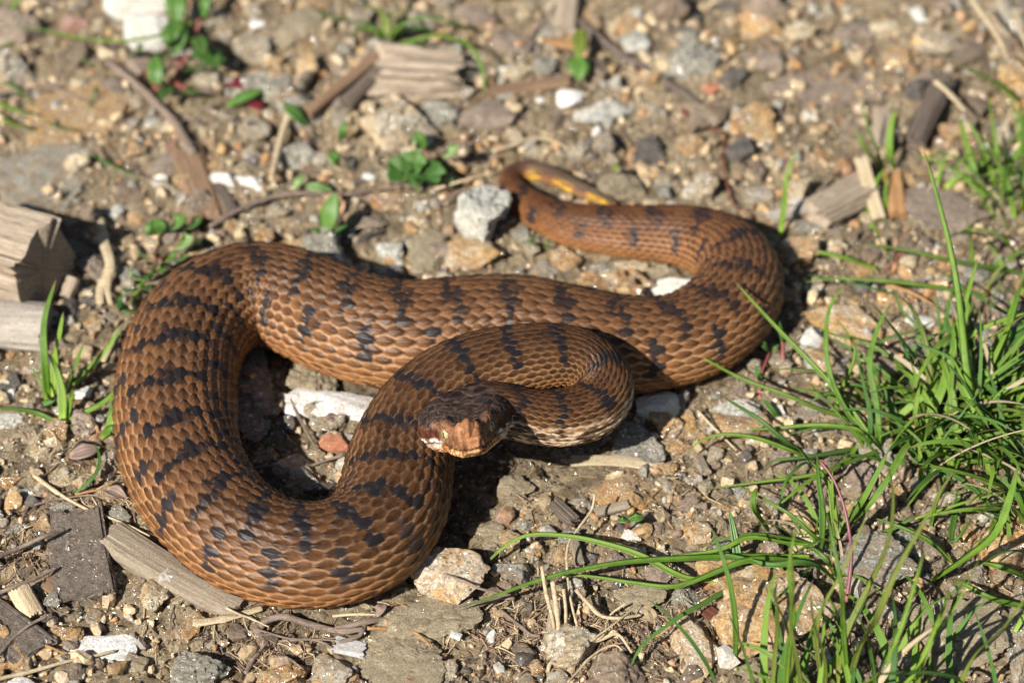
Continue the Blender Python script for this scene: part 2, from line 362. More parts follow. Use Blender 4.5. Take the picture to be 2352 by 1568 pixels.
# ================================================================== SNAKE
# centre line head to tail: (u, v, width px, centre height cm or None = lying on the ground)
HL = 2.7
TIP = P(1079, 1013, 4.25)
yaw, pup = math.radians(3), math.radians(31)
F = np.array([math.sin(yaw)*math.cos(pup), -math.cos(yaw)*math.cos(pup), math.sin(pup)])
pts = [(1132, 938, 130, 3.0), (1205, 958, 132, 2.6), (1290, 963, 136, 2.35), (1362, 945, 136, 2.2), (1394, 893, 136, 2.3), (1362, 838, 142, 2.6),
       (1290, 816, 150, 2.9), (1190, 829, 164, 3.0), (1085, 860, 188, 2.85), (1000, 920, 212, 2.5), (940, 1000, 232, 2.05),
       (915, 1080, 248, 1.65), (900, 1160, 262, 1.42), (855, 1228, 262, None), (780, 1266, 256, None), (690, 1274, 256, None), (600, 1254, 260, None),
       (512, 1198, 266, None), (445, 1115, 272, None), (408, 1020, 274, None), (400, 920, 274, None), (412, 825, 270, None), (450, 745, 262, None),
       (520, 690, 254, None), (600, 672, 250, None), (690, 695, 254, None), (790, 740, 262, None), (900, 768, 262, None), (1000, 768, 266, None),
       (1100, 760, 270, None), (1200, 764, 270, None), (1300, 778, 262, None), (1400, 790, 246, None), (1500, 790, 226, None), (1590, 768, 218, None),
       (1665, 718, 212, None), (1702, 655, 202, None), (1690, 598, 186, None), (1640, 560, 168, None), (1570, 540, 148, None), (1490, 534, 134, None),
       (1400, 530, 119, None), (1310, 517, 102, None), (1240, 488, 86, None), (1185, 448, 70, None), (1166, 408, 56, None), (1198, 386, 48, .45),
       (1248, 395, 45, .5), (1298, 417, 41, .55), (1348, 440, 34, .5), (1388, 458, 24, .42), (1422, 472, 8, .36)]
FL = .80      # height of the centre above the ground in radii (flattened belly)
cp = [TIP, TIP-F*HL*.5, TIP-F*HL*.98]; cr = [.86, .86, .86]
for (u, v, wpx, z) in pts:
    r = .85
    for _ in range(3):
        zz = z if z is not None else r*FL+.02
        p = P(u, v, zz+(.06*r if z is None else 0)); r = wpx/2/ppc(p)
    cp.append(np.array([p[0], p[1], zz])); cr.append(r)
cp = np.array(cp); cr = np.array(cr)
def catmull(Pt, n=40):
    Q = np.vstack([2*Pt[0]-Pt[1], Pt, 2*Pt[-1]-Pt[-2]]); out = []
    for i in range(1, len(Q)-2):
        p0, p1, p2, p3 = Q[i-1:i+3]
        t = np.linspace(0, 1, n, endpoint=False)[:, None]
        out.append(.5*((2*p1)+(-p0+p2)*t+(2*p0-5*p1+4*p2-p3)*t**2+(-p0+3*p1-3*p2+p3)*t**3))
    return np.vstack(out+[Pt[-1][None]])
full = catmull(np.column_stack([cp, cr]))
def resample(full, svals=None, step=.05):
    d = np.concatenate([[0], np.cumsum(np.linalg.norm(np.diff(full[:, :3], axis=0), axis=1))])
    if svals is None: svals = np.arange(0, d[-1], step)
    return np.stack([np.interp(svals, d, full[:, k]) for k in range(full.shape[1])], 1), svals
c0, s0 = resample(full)
# smooth everything behind the head
k = np.hanning(49); k /= k.sum()
sm = np.stack([np.convolve(np.pad(c0[:, j], 24, mode='reflect', reflect_type='odd'), k, 'valid') for j in range(4)], 1)
wgt = ss(HL*.7, HL*1.25, s0)[:, None]; c0 = c0*(1-wgt)+sm*wgt
c0, s0 = resample(c0)
LEN = s0[-1]
SV = np.concatenate([np.arange(0, HL+.4, .022), np.arange(HL+.4, LEN, .05)])
c, _ = resample(c0, SV); ctr, rad = c[:, :3], np.maximum(c[:, 3], .03)
T = np.gradient(ctr, axis=0); T /= np.linalg.norm(T, axis=1)[:, None]
Bv = np.cross(T, [0, 0, 1]); Bv /= np.linalg.norm(Bv, axis=1)[:, None]; Nv = np.cross(Bv, T)
roll = math.radians(8)*(1-ss(HL, HL+2.5, SV)); cr_, sr_ = np.cos(roll)[:, None], np.sin(roll)[:, None]
Bv, Nv = Bv*cr_+Nv*sr_, -Bv*sr_+Nv*cr_
NPH = 236
q = np.linspace(-1, 1, NPH, endpoint=False); lim = math.radians(138)
PHI = np.where(np.abs(q) < .93, q/.93*lim, np.sign(q)*(lim+(np.abs(q)-.93)/.07*(math.pi-lim)))
NS = len(SV)
s2 = SV[:, None]; phi = PHI[None, :]; r2 = rad[:, None]
hd = [0, .15, .4, .8, 1.2, 1.7, 2.1, 2.4, 2.7, 3.1, 3.6]
Wd = np.interp(SV, hd+[4.2], [.32, .41, .51, .62, .84, 1.12, 1.29, 1.28, 1.12, .95, .87, .85])
Td = np.interp(SV, hd+[4.2], [.38, .42, .43, .44, .46, .52, .58, .62, .66, .72, .80, .82])
Bd = np.interp(SV, hd+[4.2], [.32, .42, .48, .50, .54, .58, .60, .60, .60, .66, .70, .72])
kk = np.hanning(15); kk /= kk.sum()
Wd, Td, Bd = [np.convolve(np.pad(a, 7, mode='edge'), kk, 'valid') for a in (Wd, Td, Bd)]
nexp = np.interp(SV, [0, .8, 1.6, 2.6, 3.6], [4.2, 4.0, 3.0, 2.4, 2.0])
hw = 1-ss(HL*.95, HL+1.5, SV)
W = (Wd*hw+rad*(1-hw))[:, None]; Tt = (Td*hw+rad*.95*(1-hw))[:, None]; Bb = (Bd*hw+rad*FL*(1-hw))[:, None]; ne = nexp[:, None]
cs, sn = np.cos(phi), np.sin(phi)
lx = W*np.sign(sn)*np.abs(sn)**(2/ne); lz = np.where(cs > 0, Tt, Bb)*np.sign(cs)*np.abs(cs)**(2/ne)
# belly widened where it lies flat
V0 = ctr[:, None, :]+Bv[:, None, :]*lx[..., None]+Nv[:, None, :]*lz[..., None]
# ---- front cap rings
NC = 15
lam = np.sin(np.linspace(.04, 1, NC, endpoint=False)*math.pi/2)
capV = TIP[None, None, :]+F[None, None, :]*(.17*np.sqrt(1-lam**2))[:, None, None]+lam[:, None, None]*(V0[0]-TIP)[None]
caplx = lam[:, None]*lx[0][None]; caplz = lam[:, None]*lz[0][None]
G = np.concatenate([capV, V0]); LX = np.concatenate([caplx, lx]); LZ = np.concatenate([caplz, lz])
SD = np.concatenate([np.repeat((-.17*np.sqrt(1-lam**2))[:, None], NPH, 1), np.repeat(s2, NPH, 1)])
# ---- normals of the plain tube
du = np.gradient(G, axis=0); dv = np.roll(G, -1, 1)-np.roll(G, 1, 1)
NR = np.cross(dv, du); NR /= np.maximum(np.linalg.norm(NR, axis=2), 1e-9)[..., None]
flip = np.sign(np.sum(NR*(G-np.concatenate([np.repeat(ctr[:1], NC, 0), ctr])[:, None, :]), 2).mean()); NR = NR*flip
NT = len(G)
# ---- scales: imbricate, pointed towards the tail
r_full = np.concatenate([np.full(NC, rad[0]), rad])
pitch = .44*(np.maximum(rad, .12)/1.7)**.62
bb = np.concatenate([[0], np.cumsum(np.diff(SV)/((pitch[1:]+pitch[:-1])/2))])
Bc = np.concatenate([np.zeros(NC), bb])[:, None]+0*LX
dph = 2*math.radians(138)/27
A = np.concatenate([np.repeat(PHI[None], NT, 0)])/dph
# slight waver so the rows are not ruled
PHg = np.repeat(PHI[None], NT, 0)
cx_, cy_ = np.cos(PHg), np.sin(PHg)
A = A+.10*vn(SD*1.3, cx_*2, cy_*2, seed=51); Bw = Bc+.12*vn(SD*1.1, cx_*2.5, cy_*2.5, seed=52)
best = np.zeros_like(A); bu = np.zeros_like(A); bv = np.zeros_like(A); brho = np.full(A.shape, 2.0); bk = np.round(A); bn = np.floor(Bw)
k0 = np.round(A)
for dk in (-1, 0, 1):
    kk_ = k0+dk; off = .5*(np.abs(kk_) % 2)
    n0 = np.round(Bw-off)
    for dn in (-1, 0, 1):
        nn = n0+dn; cb = nn+off
        jit = _h(kk_, nn, np.zeros_like(nn), 61)
        lt = ss(3, 9, np.abs(A)); u = (A-kk_)/(.53+.05*jit-.05*lt); v = (Bw-cb)/(.545-.045*lt+.05*jit)
        wv = np.where(v > 0, 1-.5*v*(1-.5*lt), 1.0)           # narrower at the rear tip
        rho = np.sqrt((u/np.maximum(wv, .2))**2+v**2)
        h = (.22+.78*(v+1)/2)*np.sqrt(np.clip(1-rho**2.6, 0, 1))**.7
        h = np.where((rho < 1) & (np.abs(kk_) < 13.6), h, 0)
        m = h > best
        best = np.where(m, h, best); bu = np.where(m, u, bu); bv = np.where(m, v, bv); brho = np.where(m, rho, brho); bk = np.where(m, kk_, bk); bn = np.where(m, cb, bn)
inside = best > 0
keel = np.exp(-(bu/.13)**2)*ss(-.95, -.3, bv)*inside*np.where(np.abs(bk) > 12.5, .15, 1)
headw = np.concatenate([np.ones(NC), hw])[:, None]
scl = np.clip(r_full/1.7, .15, 1.1)[:, None]**.7
belly = ss(math.radians(132), math.radians(140), np.abs(PHg))
vent = (.5-np.abs((Bw % 1)-.5))
H = scl*(.072*best+.030*keel)*(1-belly)+belly*.03*ss(0, .25, (Bw % 1))*scl
H = H*(1-headw)
# longitudinal folds of loose skin on the inside of bends
Tc = np.gradient(T, axis=0)/np.maximum(np.gradient(SV)[:, None], 1e-6); kb = np.sum(Tc*Bv, 1)
kk3 = np.hanning(61); kk3 /= kk3.sum(); kb = np.convolve(np.pad(kb, 30, mode='edge'), kk3, 'valid')
KB = np.concatenate([np.zeros(NC), kb])[:, None]*r_full[:, None]
inner = np.clip(KB*np.sin(PHg), 0, 1)
H = H*(1-.3*ss(.25, .8, inner))-.025*ss(.25, .8, inner)*(.5+.5*vn(PHg*9, SD*.5, seed=71))*(1-headw)*scl
# low muscle swelling
H = H+.05*vn(SD*.5, cx_*1.2, cy_*1.2, seed=66)*(1-headw)*scl
# ---- head relief
lxm, lzm = LX, LZ
f1, f2, cid = worley3(LX/.155, SD/.155, LZ/.155, 91)
f1b, f2b, cidb = worley3(LX/.24, SD/.26, LZ/.24, 95)
topm = ss(.25, .45, LZ)
edge_s = np.where(SD > 1.5, ss(0, .22, f2b-f1b), ss(0, .22, f2-f1))
Hh = .036*edge_s+.016*(cid-.5)
brow = np.exp(-((np.abs(LX)-.52)/.11)**2-((SD-.72)/.33)**2)*ss(.15, .42, LZ)
Hh += .20*brow
crown = np.exp(-((LX)/.38)**2-((SD-.9)/.6)**2)*ss(.3, .5, LZ); Hh -= .07*crown
nose = np.exp(-(LX/.27)**4)*np.exp(-((LZ-.16)/.30)**4)*(1-ss(.0, .45, SD))
Hh += .10*nose*(1+.0*LX)+.035*nose*np.cos(LX*2*math.pi/.24)+.16*np.exp(-(LX/.2)**2-((LZ-.36)/.12)**2)*(1-ss(0, .35, SD))
mouthz = -.20-.02*SD+.02*np.sin(SD*2)
mouth = np.exp(-((LZ-mouthz)/.036)**2)*(1-ss(1.9, 2.2, SD)); Hh -= .055*mouth
lab = np.exp(-((LZ-mouthz-.12)/.08)**2)*(1-ss(1.7, 2.2, SD)); Hh += .02*lab+.02*lab*np.cos(np.where(SD > .25, SD, LX)*2*math.pi/.17)
sock = np.exp(-((SD-.72)/.20)**2-((LZ-.17)/.15)**2)*(np.abs(LX) > .3); Hh -= .05*sock
templ = np.exp(-((np.abs(LX)-.75)/.35)**2-((SD-2.0)/.5)**2)*ss(.1, .5, LZ); Hh += .10*templ
Hh = Hh*ss(-.17, -.14, SD)
H = H+Hh*headw
G = G+NR*H[..., None]
# ---- pigment
A = A*21/27; bk_ = bk*21/27; ti = ss(.2, -.2, 0*A)
def mixc(a, b, t): return a*(1-t[..., None])+b*t[..., None]
def CC(*c): return np.array(c)[None, None, :]
Sg = SD/ max(LEN, 1); hs = _h(bk, np.round(bn*2), np.zeros_like(bk), 101)
base = mixc(CC(.195, .088, .034), CC(.10, .045, .019), hs)
edgec = CC(.34, .19, .09); skin = CC(.36, .205, .11)
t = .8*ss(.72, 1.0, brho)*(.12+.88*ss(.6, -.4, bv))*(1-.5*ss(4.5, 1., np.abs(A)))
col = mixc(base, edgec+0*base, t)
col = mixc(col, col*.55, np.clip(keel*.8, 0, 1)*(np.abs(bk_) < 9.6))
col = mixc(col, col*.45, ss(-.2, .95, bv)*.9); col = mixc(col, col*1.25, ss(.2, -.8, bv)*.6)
col = mixc(skin*(1-.45*ss(5, 1, np.abs(A)))[..., None]+0*base, col, inside.astype(float))
spk = fbm(SD*14, PHg*24, seed=140, octs=2); col = col*(1-.30*ss(.15, .6, spk)*inside)[..., None]
# darker front third of the body, rusty tail
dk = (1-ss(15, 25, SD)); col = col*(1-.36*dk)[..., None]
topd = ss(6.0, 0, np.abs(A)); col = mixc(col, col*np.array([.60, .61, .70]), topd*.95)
tailf = ss(LEN-17, LEN-5, SD); col = mixc(col, col*np.array([.85, .72, .62]), tailf)
low = ss(5.6, 8.4, np.abs(A)); rust = CC(.34, .15, .048)
col = mixc(col, rust*(.45+.7*hs[..., None]), low*.62)
# cross bars: one on either side of the back, half a step apart behind the neck, joined across the neck
per = 1.5
pers = 1.27+.25*ss(18, 27, np.maximum(SV, 0)); PHS = np.concatenate([[0], np.cumsum(np.diff(SV)/((pers[1:]+pers[:-1])/2))])
offs = .20*ss(9, 17, SD)
sc_ = SD+(bn-Bw)*.20                                   # stick partly to whole scales
wob = .35*(_h(bk, np.round(bn*2), np.zeros_like(bk), 87)-.5)
w1 = .07*vn(A*.55, SD*.9, seed=81)+.05*vn(A*1.9, SD*2.5, seed=82)
back = ss(LEN*.42, LEN*.62, SD)
def bars(phase, alo, ahi, half, tap=.10, hk=1., nk=0):
    x = (np.interp(sc_, SV, PHS)+phase+w1+.012*A*np.sign(ahi)); f = np.abs(x-np.round(x))*per
    hv = _h(np.round(x), np.zeros_like(x)+(1 if ahi > 0 else 2), np.zeros_like(x), 83)
    hi = abs(ahi)*(1-.28*hk+.38*hk*hv)*(1-.12*hk*ss(LEN*.42, LEN*.62, SD))+nk*1.5*(1-ss(13, 18, SD)); lo = alo
    a = bk_*np.sign(ahi)*.45+A*np.sign(ahi)*.55
    m = ss(half+.022, half-.022, (f+.045*wob)*(1+.15*back)*(1+tap*np.maximum(a-3, 0)))*ss(lo-.6, lo+.2, a)*ss(hi+.9, hi, a)
    return m
bm = np.maximum(bars(0, -.6, 3.1, .145, nk=1), bars(offs, -.6, -3.1, .145, nk=1))
lat = np.maximum(bars(.5, 2.9, 6.4, .165, 0, .6), bars(.5+offs, 2.9, -6.4, .165, 0, .6))
lat = lat*(_h(bk, np.round(bn*2), np.zeros_like(bk), 85) > .06)
barcol = CC(.012, .011, .013)
nb = (1-headw)*np.where(SD > LEN-4, .45, 1)
col = mixc(col, barcol+0*col, np.clip(bm*1.1, 0, 1)*nb*(.96-.12*back))
col = mixc(col, barcol*1.6+0*col, np.clip(lat, 0, 1)*nb*.94*ss(14, 18, SD))
# dark smudges on the lowest scales and their pale rims
fl = fbm(SD*3, PHg*5, seed=88, octs=4)
smg = ss(-.1, .3, fl+.35*(hs-.5))*low*inside*ss(.9, .6, brho); col = mixc(col, CC(.035, .015, .008)+0*col, smg*.85*nb)
rim = low*inside*ss(.78, .95, brho); col = mixc(col, CC(.50, .27, .14)+0*col, rim*.4)
# belly shields
bc = mixc(CC(.30, .14, .055)+0*col, CC(.05, .03, .02)+0*col, ss(-.1, .5, fl)); bc = mixc(bc, CC(.55, .36, .22)+0*col, ss(.12, .02, vent)*.7*(1-ss(0, .2, inner)))
col = mixc(col, bc, belly)
# cream and black throat side of the neck
thr = (1-ss(11.5, 14.5, SD))*ss(4.4, 5.8, np.abs(A)+.6*(hs-.5))*ss(-.1, .25, np.sin(PHg)); blot = ss(-.05, .22, fbm(SD*4.2, PHg*7, seed=99, octs=3)+.3*(hs-.5))
cream = mixc(CC(.52, .38, .25)+0*col, CC(.33, .15, .05)+0*col, ss(.1, .5, fbm(SD*5, PHg*9, seed=97, octs=3)))
hs2 = _h(bk, np.round(bn*2), np.zeros_like(bk), 133); blot = np.clip(.8*blot+.8*ss(.40, .55, hs2)*ss(1.05, .6, brho), 0, 1)*ss(14.5, 10.5, np.abs(A)+3*(hs2-.5)); cream = mixc(cream, CC(.60, .46, .32)+0*col, ss(.5, 1., brho))
thc = mixc(cream, CC(.04, .018, .010)+0*col, blot)
col = mixc(col, thc, thr*.95)
# yellow underside of the tail tip
yl = ss(LEN-3.4, LEN-2.9, SD)*ss(2.4, 4.5, np.abs(A)); col = mixc(col, CC(.55, .33, .02)+0*col, yl*.95*ss(.45, .05, fl)*ss(-.55, .1, np.sin(SD*5.5+1)))
tt = ss(LEN-4.2, LEN-2.5, SD)*ss(4.5, 2.5, np.abs(A)); col = mixc(col, CC(.07, .05, .035)+0*col, tt*.8)
# ---- head pigment
top = ss(.26, .38, LZ+.10*(SD > 1.5)); nz3 = fbm(LX*3, SD*3, LZ*3, seed=111, octs=3)
hc = mixc(CC(.17, .085, .045)+0*col, CC(.095, .05, .032)+0*col, cid if cid.shape == LX.shape else cid)
hc = mixc(hc, CC(.024, .019, .019)+0*col, top*.9)
hc = mixc(hc, CC(.010, .009, .010)+0*col, top*ss(.1, .4, nz3)*ss(.9, 1.6, SD)*.8)
hc = mixc(hc, CC(.32, .19, .12)+0*col, (1-edge_s)*(.35-.2*top))
stripe = ss(.85, 1.2, SD)*ss(-.16, -.06, LZ)*ss(.26, .10, LZ)*ss(.45, .6, np.abs(LX)); hc = mixc(hc, CC(.055, .016, .008)+0*col, stripe*.9)
gold = np.clip(brow*1.6, 0, 1)*ss(.20, .36, LZ)*ss(.48, .58, np.abs(LX)); hc = mixc(hc, CC(.44, .25, .09)+0*col, gold)
cheekw = ss(.85, 1.1, SD)*ss(-.05, -.12, LZ)*ss(-.42, -.34, LZ)*ss(.55, .70, np.abs(LX))
hc = mixc(hc, CC(.74, .64, .56)+0*col, cheekw*ss(-.35, .0, nz3))
front = (1-ss(.35, .9, SD))
hc = mixc(hc, CC(.20, .092, .048)+0*col, front*ss(.46, .34, LZ)*ss(-.25, -.12, LZ)*.8)
nosec = np.clip(nose*1.3, 0, 1)*ss(.30, .24, np.abs(LX)); hc = mixc(hc, CC(.33, .150, .070)+0*col*1, nosec*(1-.35*(np.cos(LX*2*math.pi/.24) < -.3)))
chin = ss(mouthz+.02, mouthz-.05, LZ)
cc_ = mixc(CC(.62, .36, .17)+0*col, CC(.42, .15, .03)+0*col, ss(-.1, .4, nz3)); cc_ = mixc(cc_, CC(.10, .04, .015)+0*col, ss(.3, .5, fbm(LX*9, SD*9, LZ*9, seed=120, octs=2)))
hc = mixc(hc, cc_, chin*(1-.5*cheekw)); hc = mixc(hc, CC(.30, .22, .15)+0*col, ss(-.40, -.52, LZ)*.8)
hc = hc*(.62+.55*ss(-.5, .5, fbm(LX*7, SD*7, LZ*7, seed=150, octs=3)))[..., None]
hc = mixc(hc, CC(.03, .012, .006)+0*col, np.clip(mouth, 0, 1)*.8)
col = mixc(col, hc, ss(.35, .8, headw)+0*LX)
col = np.clip(col, .004, 1)
F4 = grid_faces(NT, NPH, wrap=True)
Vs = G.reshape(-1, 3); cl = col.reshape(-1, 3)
# close snout and tail tip
Vs = np.vstack([Vs, TIP+F*.17+0*TIP, ctr[-1]+T[-1]*.03]); cl = np.vstack([cl, cl[0], cl[-1]])
nA, nB = len(Vs)-2, len(Vs)-1
j = np.arange(NPH); tri = np.vstack([np.stack([np.full(NPH, nA), (j+1) % NPH, j], 1), np.stack([np.full(NPH, nB), (NT-1)*NPH+j, (NT-1)*NPH+(j+1) % NPH], 1)])
snake = thing('snake', 'brown viper with dark crossbars lying coiled on stony earth, head resting on its own body', 'snake', (0, 0, 0))
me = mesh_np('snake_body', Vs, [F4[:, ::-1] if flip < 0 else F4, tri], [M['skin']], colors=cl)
body = link('body', me, snake)
print('snake length', LEN, 'verts', len(Vs))
# eyes
def uv_sphere(nu=16, nv=24):
    th = np.linspace(0, math.pi, nu); ph = np.linspace(0, 2*math.pi, nv, endpoint=False)
    V = np.stack([np.sin(th)[:, None]*np.cos(ph), np.sin(th)[:, None]*np.sin(ph), np.cos(th)[:, None]+0*ph], -1).reshape(-1, 3)
    return V, grid_faces(nu, nv, True)
hi = int(np.searchsorted(SV, .70)); hc0, hB, hN = ctr[hi], Bv[hi], Nv[hi]
sV, sF = uv_sphere()
for sg in (-1, 1):
    e0 = hc0+hB*sg*.555+hN*.15+F*.06
    out = hB*sg*.72+F*.68+hN*.05; out /= np.linalg.norm(out)
    ev = e0+sV*.15
    eye = link('eye', mesh_np('eye', ev, sF, [M['iris']]), snake)
    side = np.cross(out, hN); side /= np.linalg.norm(side); upv = np.cross(side, out)
    pv = e0+out*.126+(sV[:, 0:1]*side*.030+sV[:, 1:2]*upv*.10+sV[:, 2:3]*out*.034)
    link('pupil', mesh_np('pupil', pv, sF, [M['pupil']]), eye)
#SPLIT2
# ================================================================== STONES
def ico(n):
    import bmesh
    b = bmesh.new(); bmesh.ops.create_icosphere(b, subdivisions=n, radius=1)
    b.verts.ensure_lookup_table()
    V = np.array([v.co[:] for v in b.verts]); Fc = np.array([[v.index for v in f.verts] for f in b.faces]); b.free(); return V, Fc
ICO = {n: ico(n+1) for n in (1, 2, 3, 4)}; ICO[0] = ico(1)
def rock_verts(dirs, seed, nplanes=11, lo=.5, hi=1.0, rough=.05, k=60):
    r = np.random.default_rng(seed)
    n = r.normal(size=(nplanes, 3)); n /= np.linalg.norm(n, axis=1)[:, None]
    n = np.vstack([n, [[0, 0, 1], [0, 0, -1]]])+0
    hgt = r.uniform(lo, hi, len(n)); hgt[-2:] = r.uniform(.6, .9, 2)
    tilt = r.normal(size=3)*.14; n[-2] += tilt; n[-2] /= np.linalg.norm(n[-2])
    dn = np.maximum(dirs@n.T, 1e-3)
    cand = hgt/dn
    rr = (np.sum(cand**-k, 1))**(-1/k)                 # soft minimum: worn edges
    rr = np.minimum(rr, 1.35)
    V = dirs*rr[:, None]
    if rough:
        x, y, z = V.T
        d = fbm(x*2.2+seed, y*2.2, z*2.2, seed=seed, octs=5, gain=.6)-1.1*np.exp(-(vn(x*2.6+seed, y*2.6, z*2.6, seed=seed+9)/.10)**2)*(1 if rough > .04 else 0)
        V = V*(1+rough*d)[:, None]
    return V/np.abs(V).max(0)
FOOT = []     # footprints of everything laid down (x, y, r)
def add_rock(kind, cx, cy, w, d, h, rot, mat, label, cat='stone', sub=3, sink=.35, seed=None, tilt=(0, 0), group=None, planes=11, rough=.11, name='stone', zoff=0):
    seed = seed if seed is not None else rnd.randrange(99999)
    if mat in ('quartz', 'white'): rough = min(rough, .045)
    V = rock_verts(ICO[sub][0], seed, planes, rough=rough)*np.array([w/2, d/2, h/2])
    me = mesh_np(name, V, ICO[sub][1], [M[mat]], smooth=sub >= 3)
    if sub >= 3:
        try: me.set_sharp_from_angle(angle=math.radians(38))
        except Exception: pass
    o = link(name, me, loc=(cx, cy, gz(cx, cy)+h/2-h*sink+zoff), rot=(tilt[0], tilt[1], rot))
    tag(o, label, cat, group); FOOT.append((cx, cy, max(w, d)/2)); return o
def box_rock(n, x0, y0, x1, y1, mat, label, hf=.45, rot=0, sub=3, sink=.27, **kw):
    """x0..y1: extent seen in the photograph; turned into a place on the ground, a size and a thickness"""
    u0, v0 = C(n, x0, y0); u1, v1 = C(n, x1, y1)
    p = P((u0+u1)/2, (v0+v1)/2, 0); k = ppc(p)
    wd = (u1-u0)/k; hv = (v1-v0)/k; h = hf*min(wd, hv/SP)
    d = max((hv-h*CP*.6)/SP, wd*.35)
    zc = gz(p[0], p[1])+h/2-h*sink
    p = P((u0+u1)/2, (v0+v1)/2, zc)
    a = math.radians(rot); c_, s_ = abs(math.cos(a)), abs(math.sin(a))
    if rot:
        # solve the rotated box roughly
        W2, D2 = wd, d
        den = c_*c_-s_*s_
        if abs(den) > .35: W2, D2 = (wd*c_-d*s_)/den, (d*c_-wd*s_)/den
        W2 = min(max(W2, .3*wd), 1.5*max(wd, d)); D2 = min(max(D2, .3*d), 1.5*max(wd, d))
    else: W2, D2 = wd, d
    return add_rock(None, p[0], p[1], W2*1.15, D2*1.27, h, a, mat, label, sub=sub, sink=sink, **kw)
B = box_rock
# --- foreground, left
B(7, 460, 1225, 925, 1440, 'quartz', 'flat milky white quartz flake in the left foreground, under the thin twig', hf=.22, planes=7, rot=8)
B(7, 1100, 1290, 1560, 1600, 'grey', 'grey-green streaked stone at the bottom edge, right of the milky quartz flake', hf=.6, sub=4, planes=9)
B(7, 925, 835, 1155, 1095, 'cream', 'small rough yellowish lump leaning on the driftwood stick', hf=.8, planes=14, rough=.13)
B(7, 500, 1085, 730, 1190, 'tan', 'small flat grey-tan pebble below the dark bark plate', hf=.4)
B(7, 280, 1130, 560, 1320, 'ochre', 'earthy stone with an orange face left of the milky quartz flake', hf=.4, rough=.1)
B(7, 120, 190, 300, 330, 'grey', 'small grey-green pebble beside the pale root in the left foreground', hf=.5)
B(7, 345, 85, 500, 215, 'cream', 'pale angular yellow chip above the pale root', hf=.3, planes=6)
B(7, -30, 100, 135, 200, 'ochre', 'brown-orange pebble at the left edge above the crossing twigs', hf=.5)
B(7, 480, 165, 610, 235, 'cream', 'small cream pebble by the snake and the thin green blade', hf=.5)
B(7, 295, 960, 420, 1090, 'grey', 'little grey stone just right of the broken snail shell', hf=.6)
B(7, 1780, 1350, 2180, 1620, 'ochre', 'rusty orange rough stone at the bottom edge below the brown roots', hf=.5, sub=4, rough=.12)
B(7, 2140, 1330, 2420, 1640, 'tan', 'tan stone cut by the bottom edge beside the rusty orange one', hf=.5)
B(7, 60, 1540, 240, 1640, 'quartz', 'bluish white pebble cut by the bottom edge at the left', hf=.5)
B(7, 1540, 1170, 1700, 1310, 'brown', 'small dark brown pebble among the root threads', hf=.6)
B(7, 1230, 1090, 1400, 1300, 'ochre', 'small rusty stone under the straw husk', hf=.4)
B(7, 850, 1370, 1010, 1530, 'clod', 'rounded lump of earth between the milky quartz and the grey-green stone', hf=.5, rough=.12)
# --- foreground, centre
B(8, 375, 630, 980, 1010, 'mixed', 'large white and orange stone partly under the front curve of the snake', hf=.5, sub=4, planes=8, rough=.06, seed=5)
B(8, 300, 930, 1000, 1330, 'clod', 'big crumbly earth clod in front of the white and orange stone', hf=.30, sub=4, rough=.16, planes=9)
B(8, 1050, 695, 1400, 935, 'layered', 'brown layered schist stone between the two lying grass blades', hf=.5, sub=4, rough=.1, seed=12)
B(8, 1700, 95, 2200, 420, 'ochre', 'broad golden yellow stone behind the straw strip', hf=.28, sub=4, rough=.09, seed=21)
B(8, 1072, 318, 1182, 432, 'pink', 'small rounded pink and dark red pebble in front of the head', hf=.8, planes=16, rough=.03)
B(8, 1215, 335, 1325, 410, 'cream', 'tiny cream pebble right of the pink and red pebble', hf=.6)
B(8, 845, 430, 1130, 600, 'clod', 'earth-coloured angular stone below the pink and red pebble', hf=.4, planes=7)
B(8, 920, 240, 1060, 360, 'brown', 'little dark brown stone touching the snake shadow under the head', hf=.5)
B(8, 1100, 530, 1260, 690, 'ochre', 'rusty pebble under the arched grass blade', hf=.5, rough=.1)
B(8, 1275, 620, 1405, 700, 'ochre', 'small glossy orange pebble right of the rusty one under the arched blade', hf=.6)
B(8, 1000, 150, 1310, 330, 'clod', 'flat cracked clod left of the golden yellow stone', hf=.25, rough=.14)
B(8, 1180, 430, 1340, 520, 'grey', 'small grey pebble below the tiny cream one', hf=.5)
B(8, 950, 540, 1090, 700, 'tan', 'tan chip left of the rusty pebble under the arched blade', hf=.4)
B(8, 130, 1200, 700, 1640, 'clod', 'broad gritty mound of earth at the bottom edge below the long brown root', hf=.22, sub=4, rough=.16)
B(8, 1920, 510, 2060, 600, 'white', 'small white chip beneath the two-leaved sprout', hf=.4)
B(8, 1780, 500, 1920, 580, 'ochre', 'dark glossy pebble left of the white chip under the sprout', hf=.5)
B(8, 2080, 400, 2240, 560, 'brown', 'brown stone right of the two-leaved sprout', hf=.5)
B(8, 2060, 760, 2290, 920, 'purple', 'smooth brown stone between the long grass blades in the foreground', hf=.5)
B(8, 1900, 880, 2220, 1060, 'clod', 'light brown clod beneath the long grass blades', hf=.4)
B(8, 1000, 1215, 1075, 1320, 'quartz', 'tiny smooth grey seed-like pebble in the mud', hf=.7, planes=20, rough=.01)
B(8, 1400, 1500, 1560, 1640, 'tan', 'tan pebble at the bottom edge below the dry straw bundle', hf=.5)
B(8, 1200, 1480, 1340, 1600, 'clod', 'dull earth lump at the bottom edge left of the dry straw bundle', hf=.5)
B(8, 2190, 130, 2300, 270, 'tan', 'pale elongated pebble right of the golden yellow stone', hf=.6)
B(8, 1570, 290, 1740, 390, 'layered', 'shiny rusty stone between the dark twig and the golden yellow stone', hf=.5)
B(8, 1730, 1170, 1850, 1260, 'clod', 'small crumb of earth inside the curl of dry straws', hf=.5)
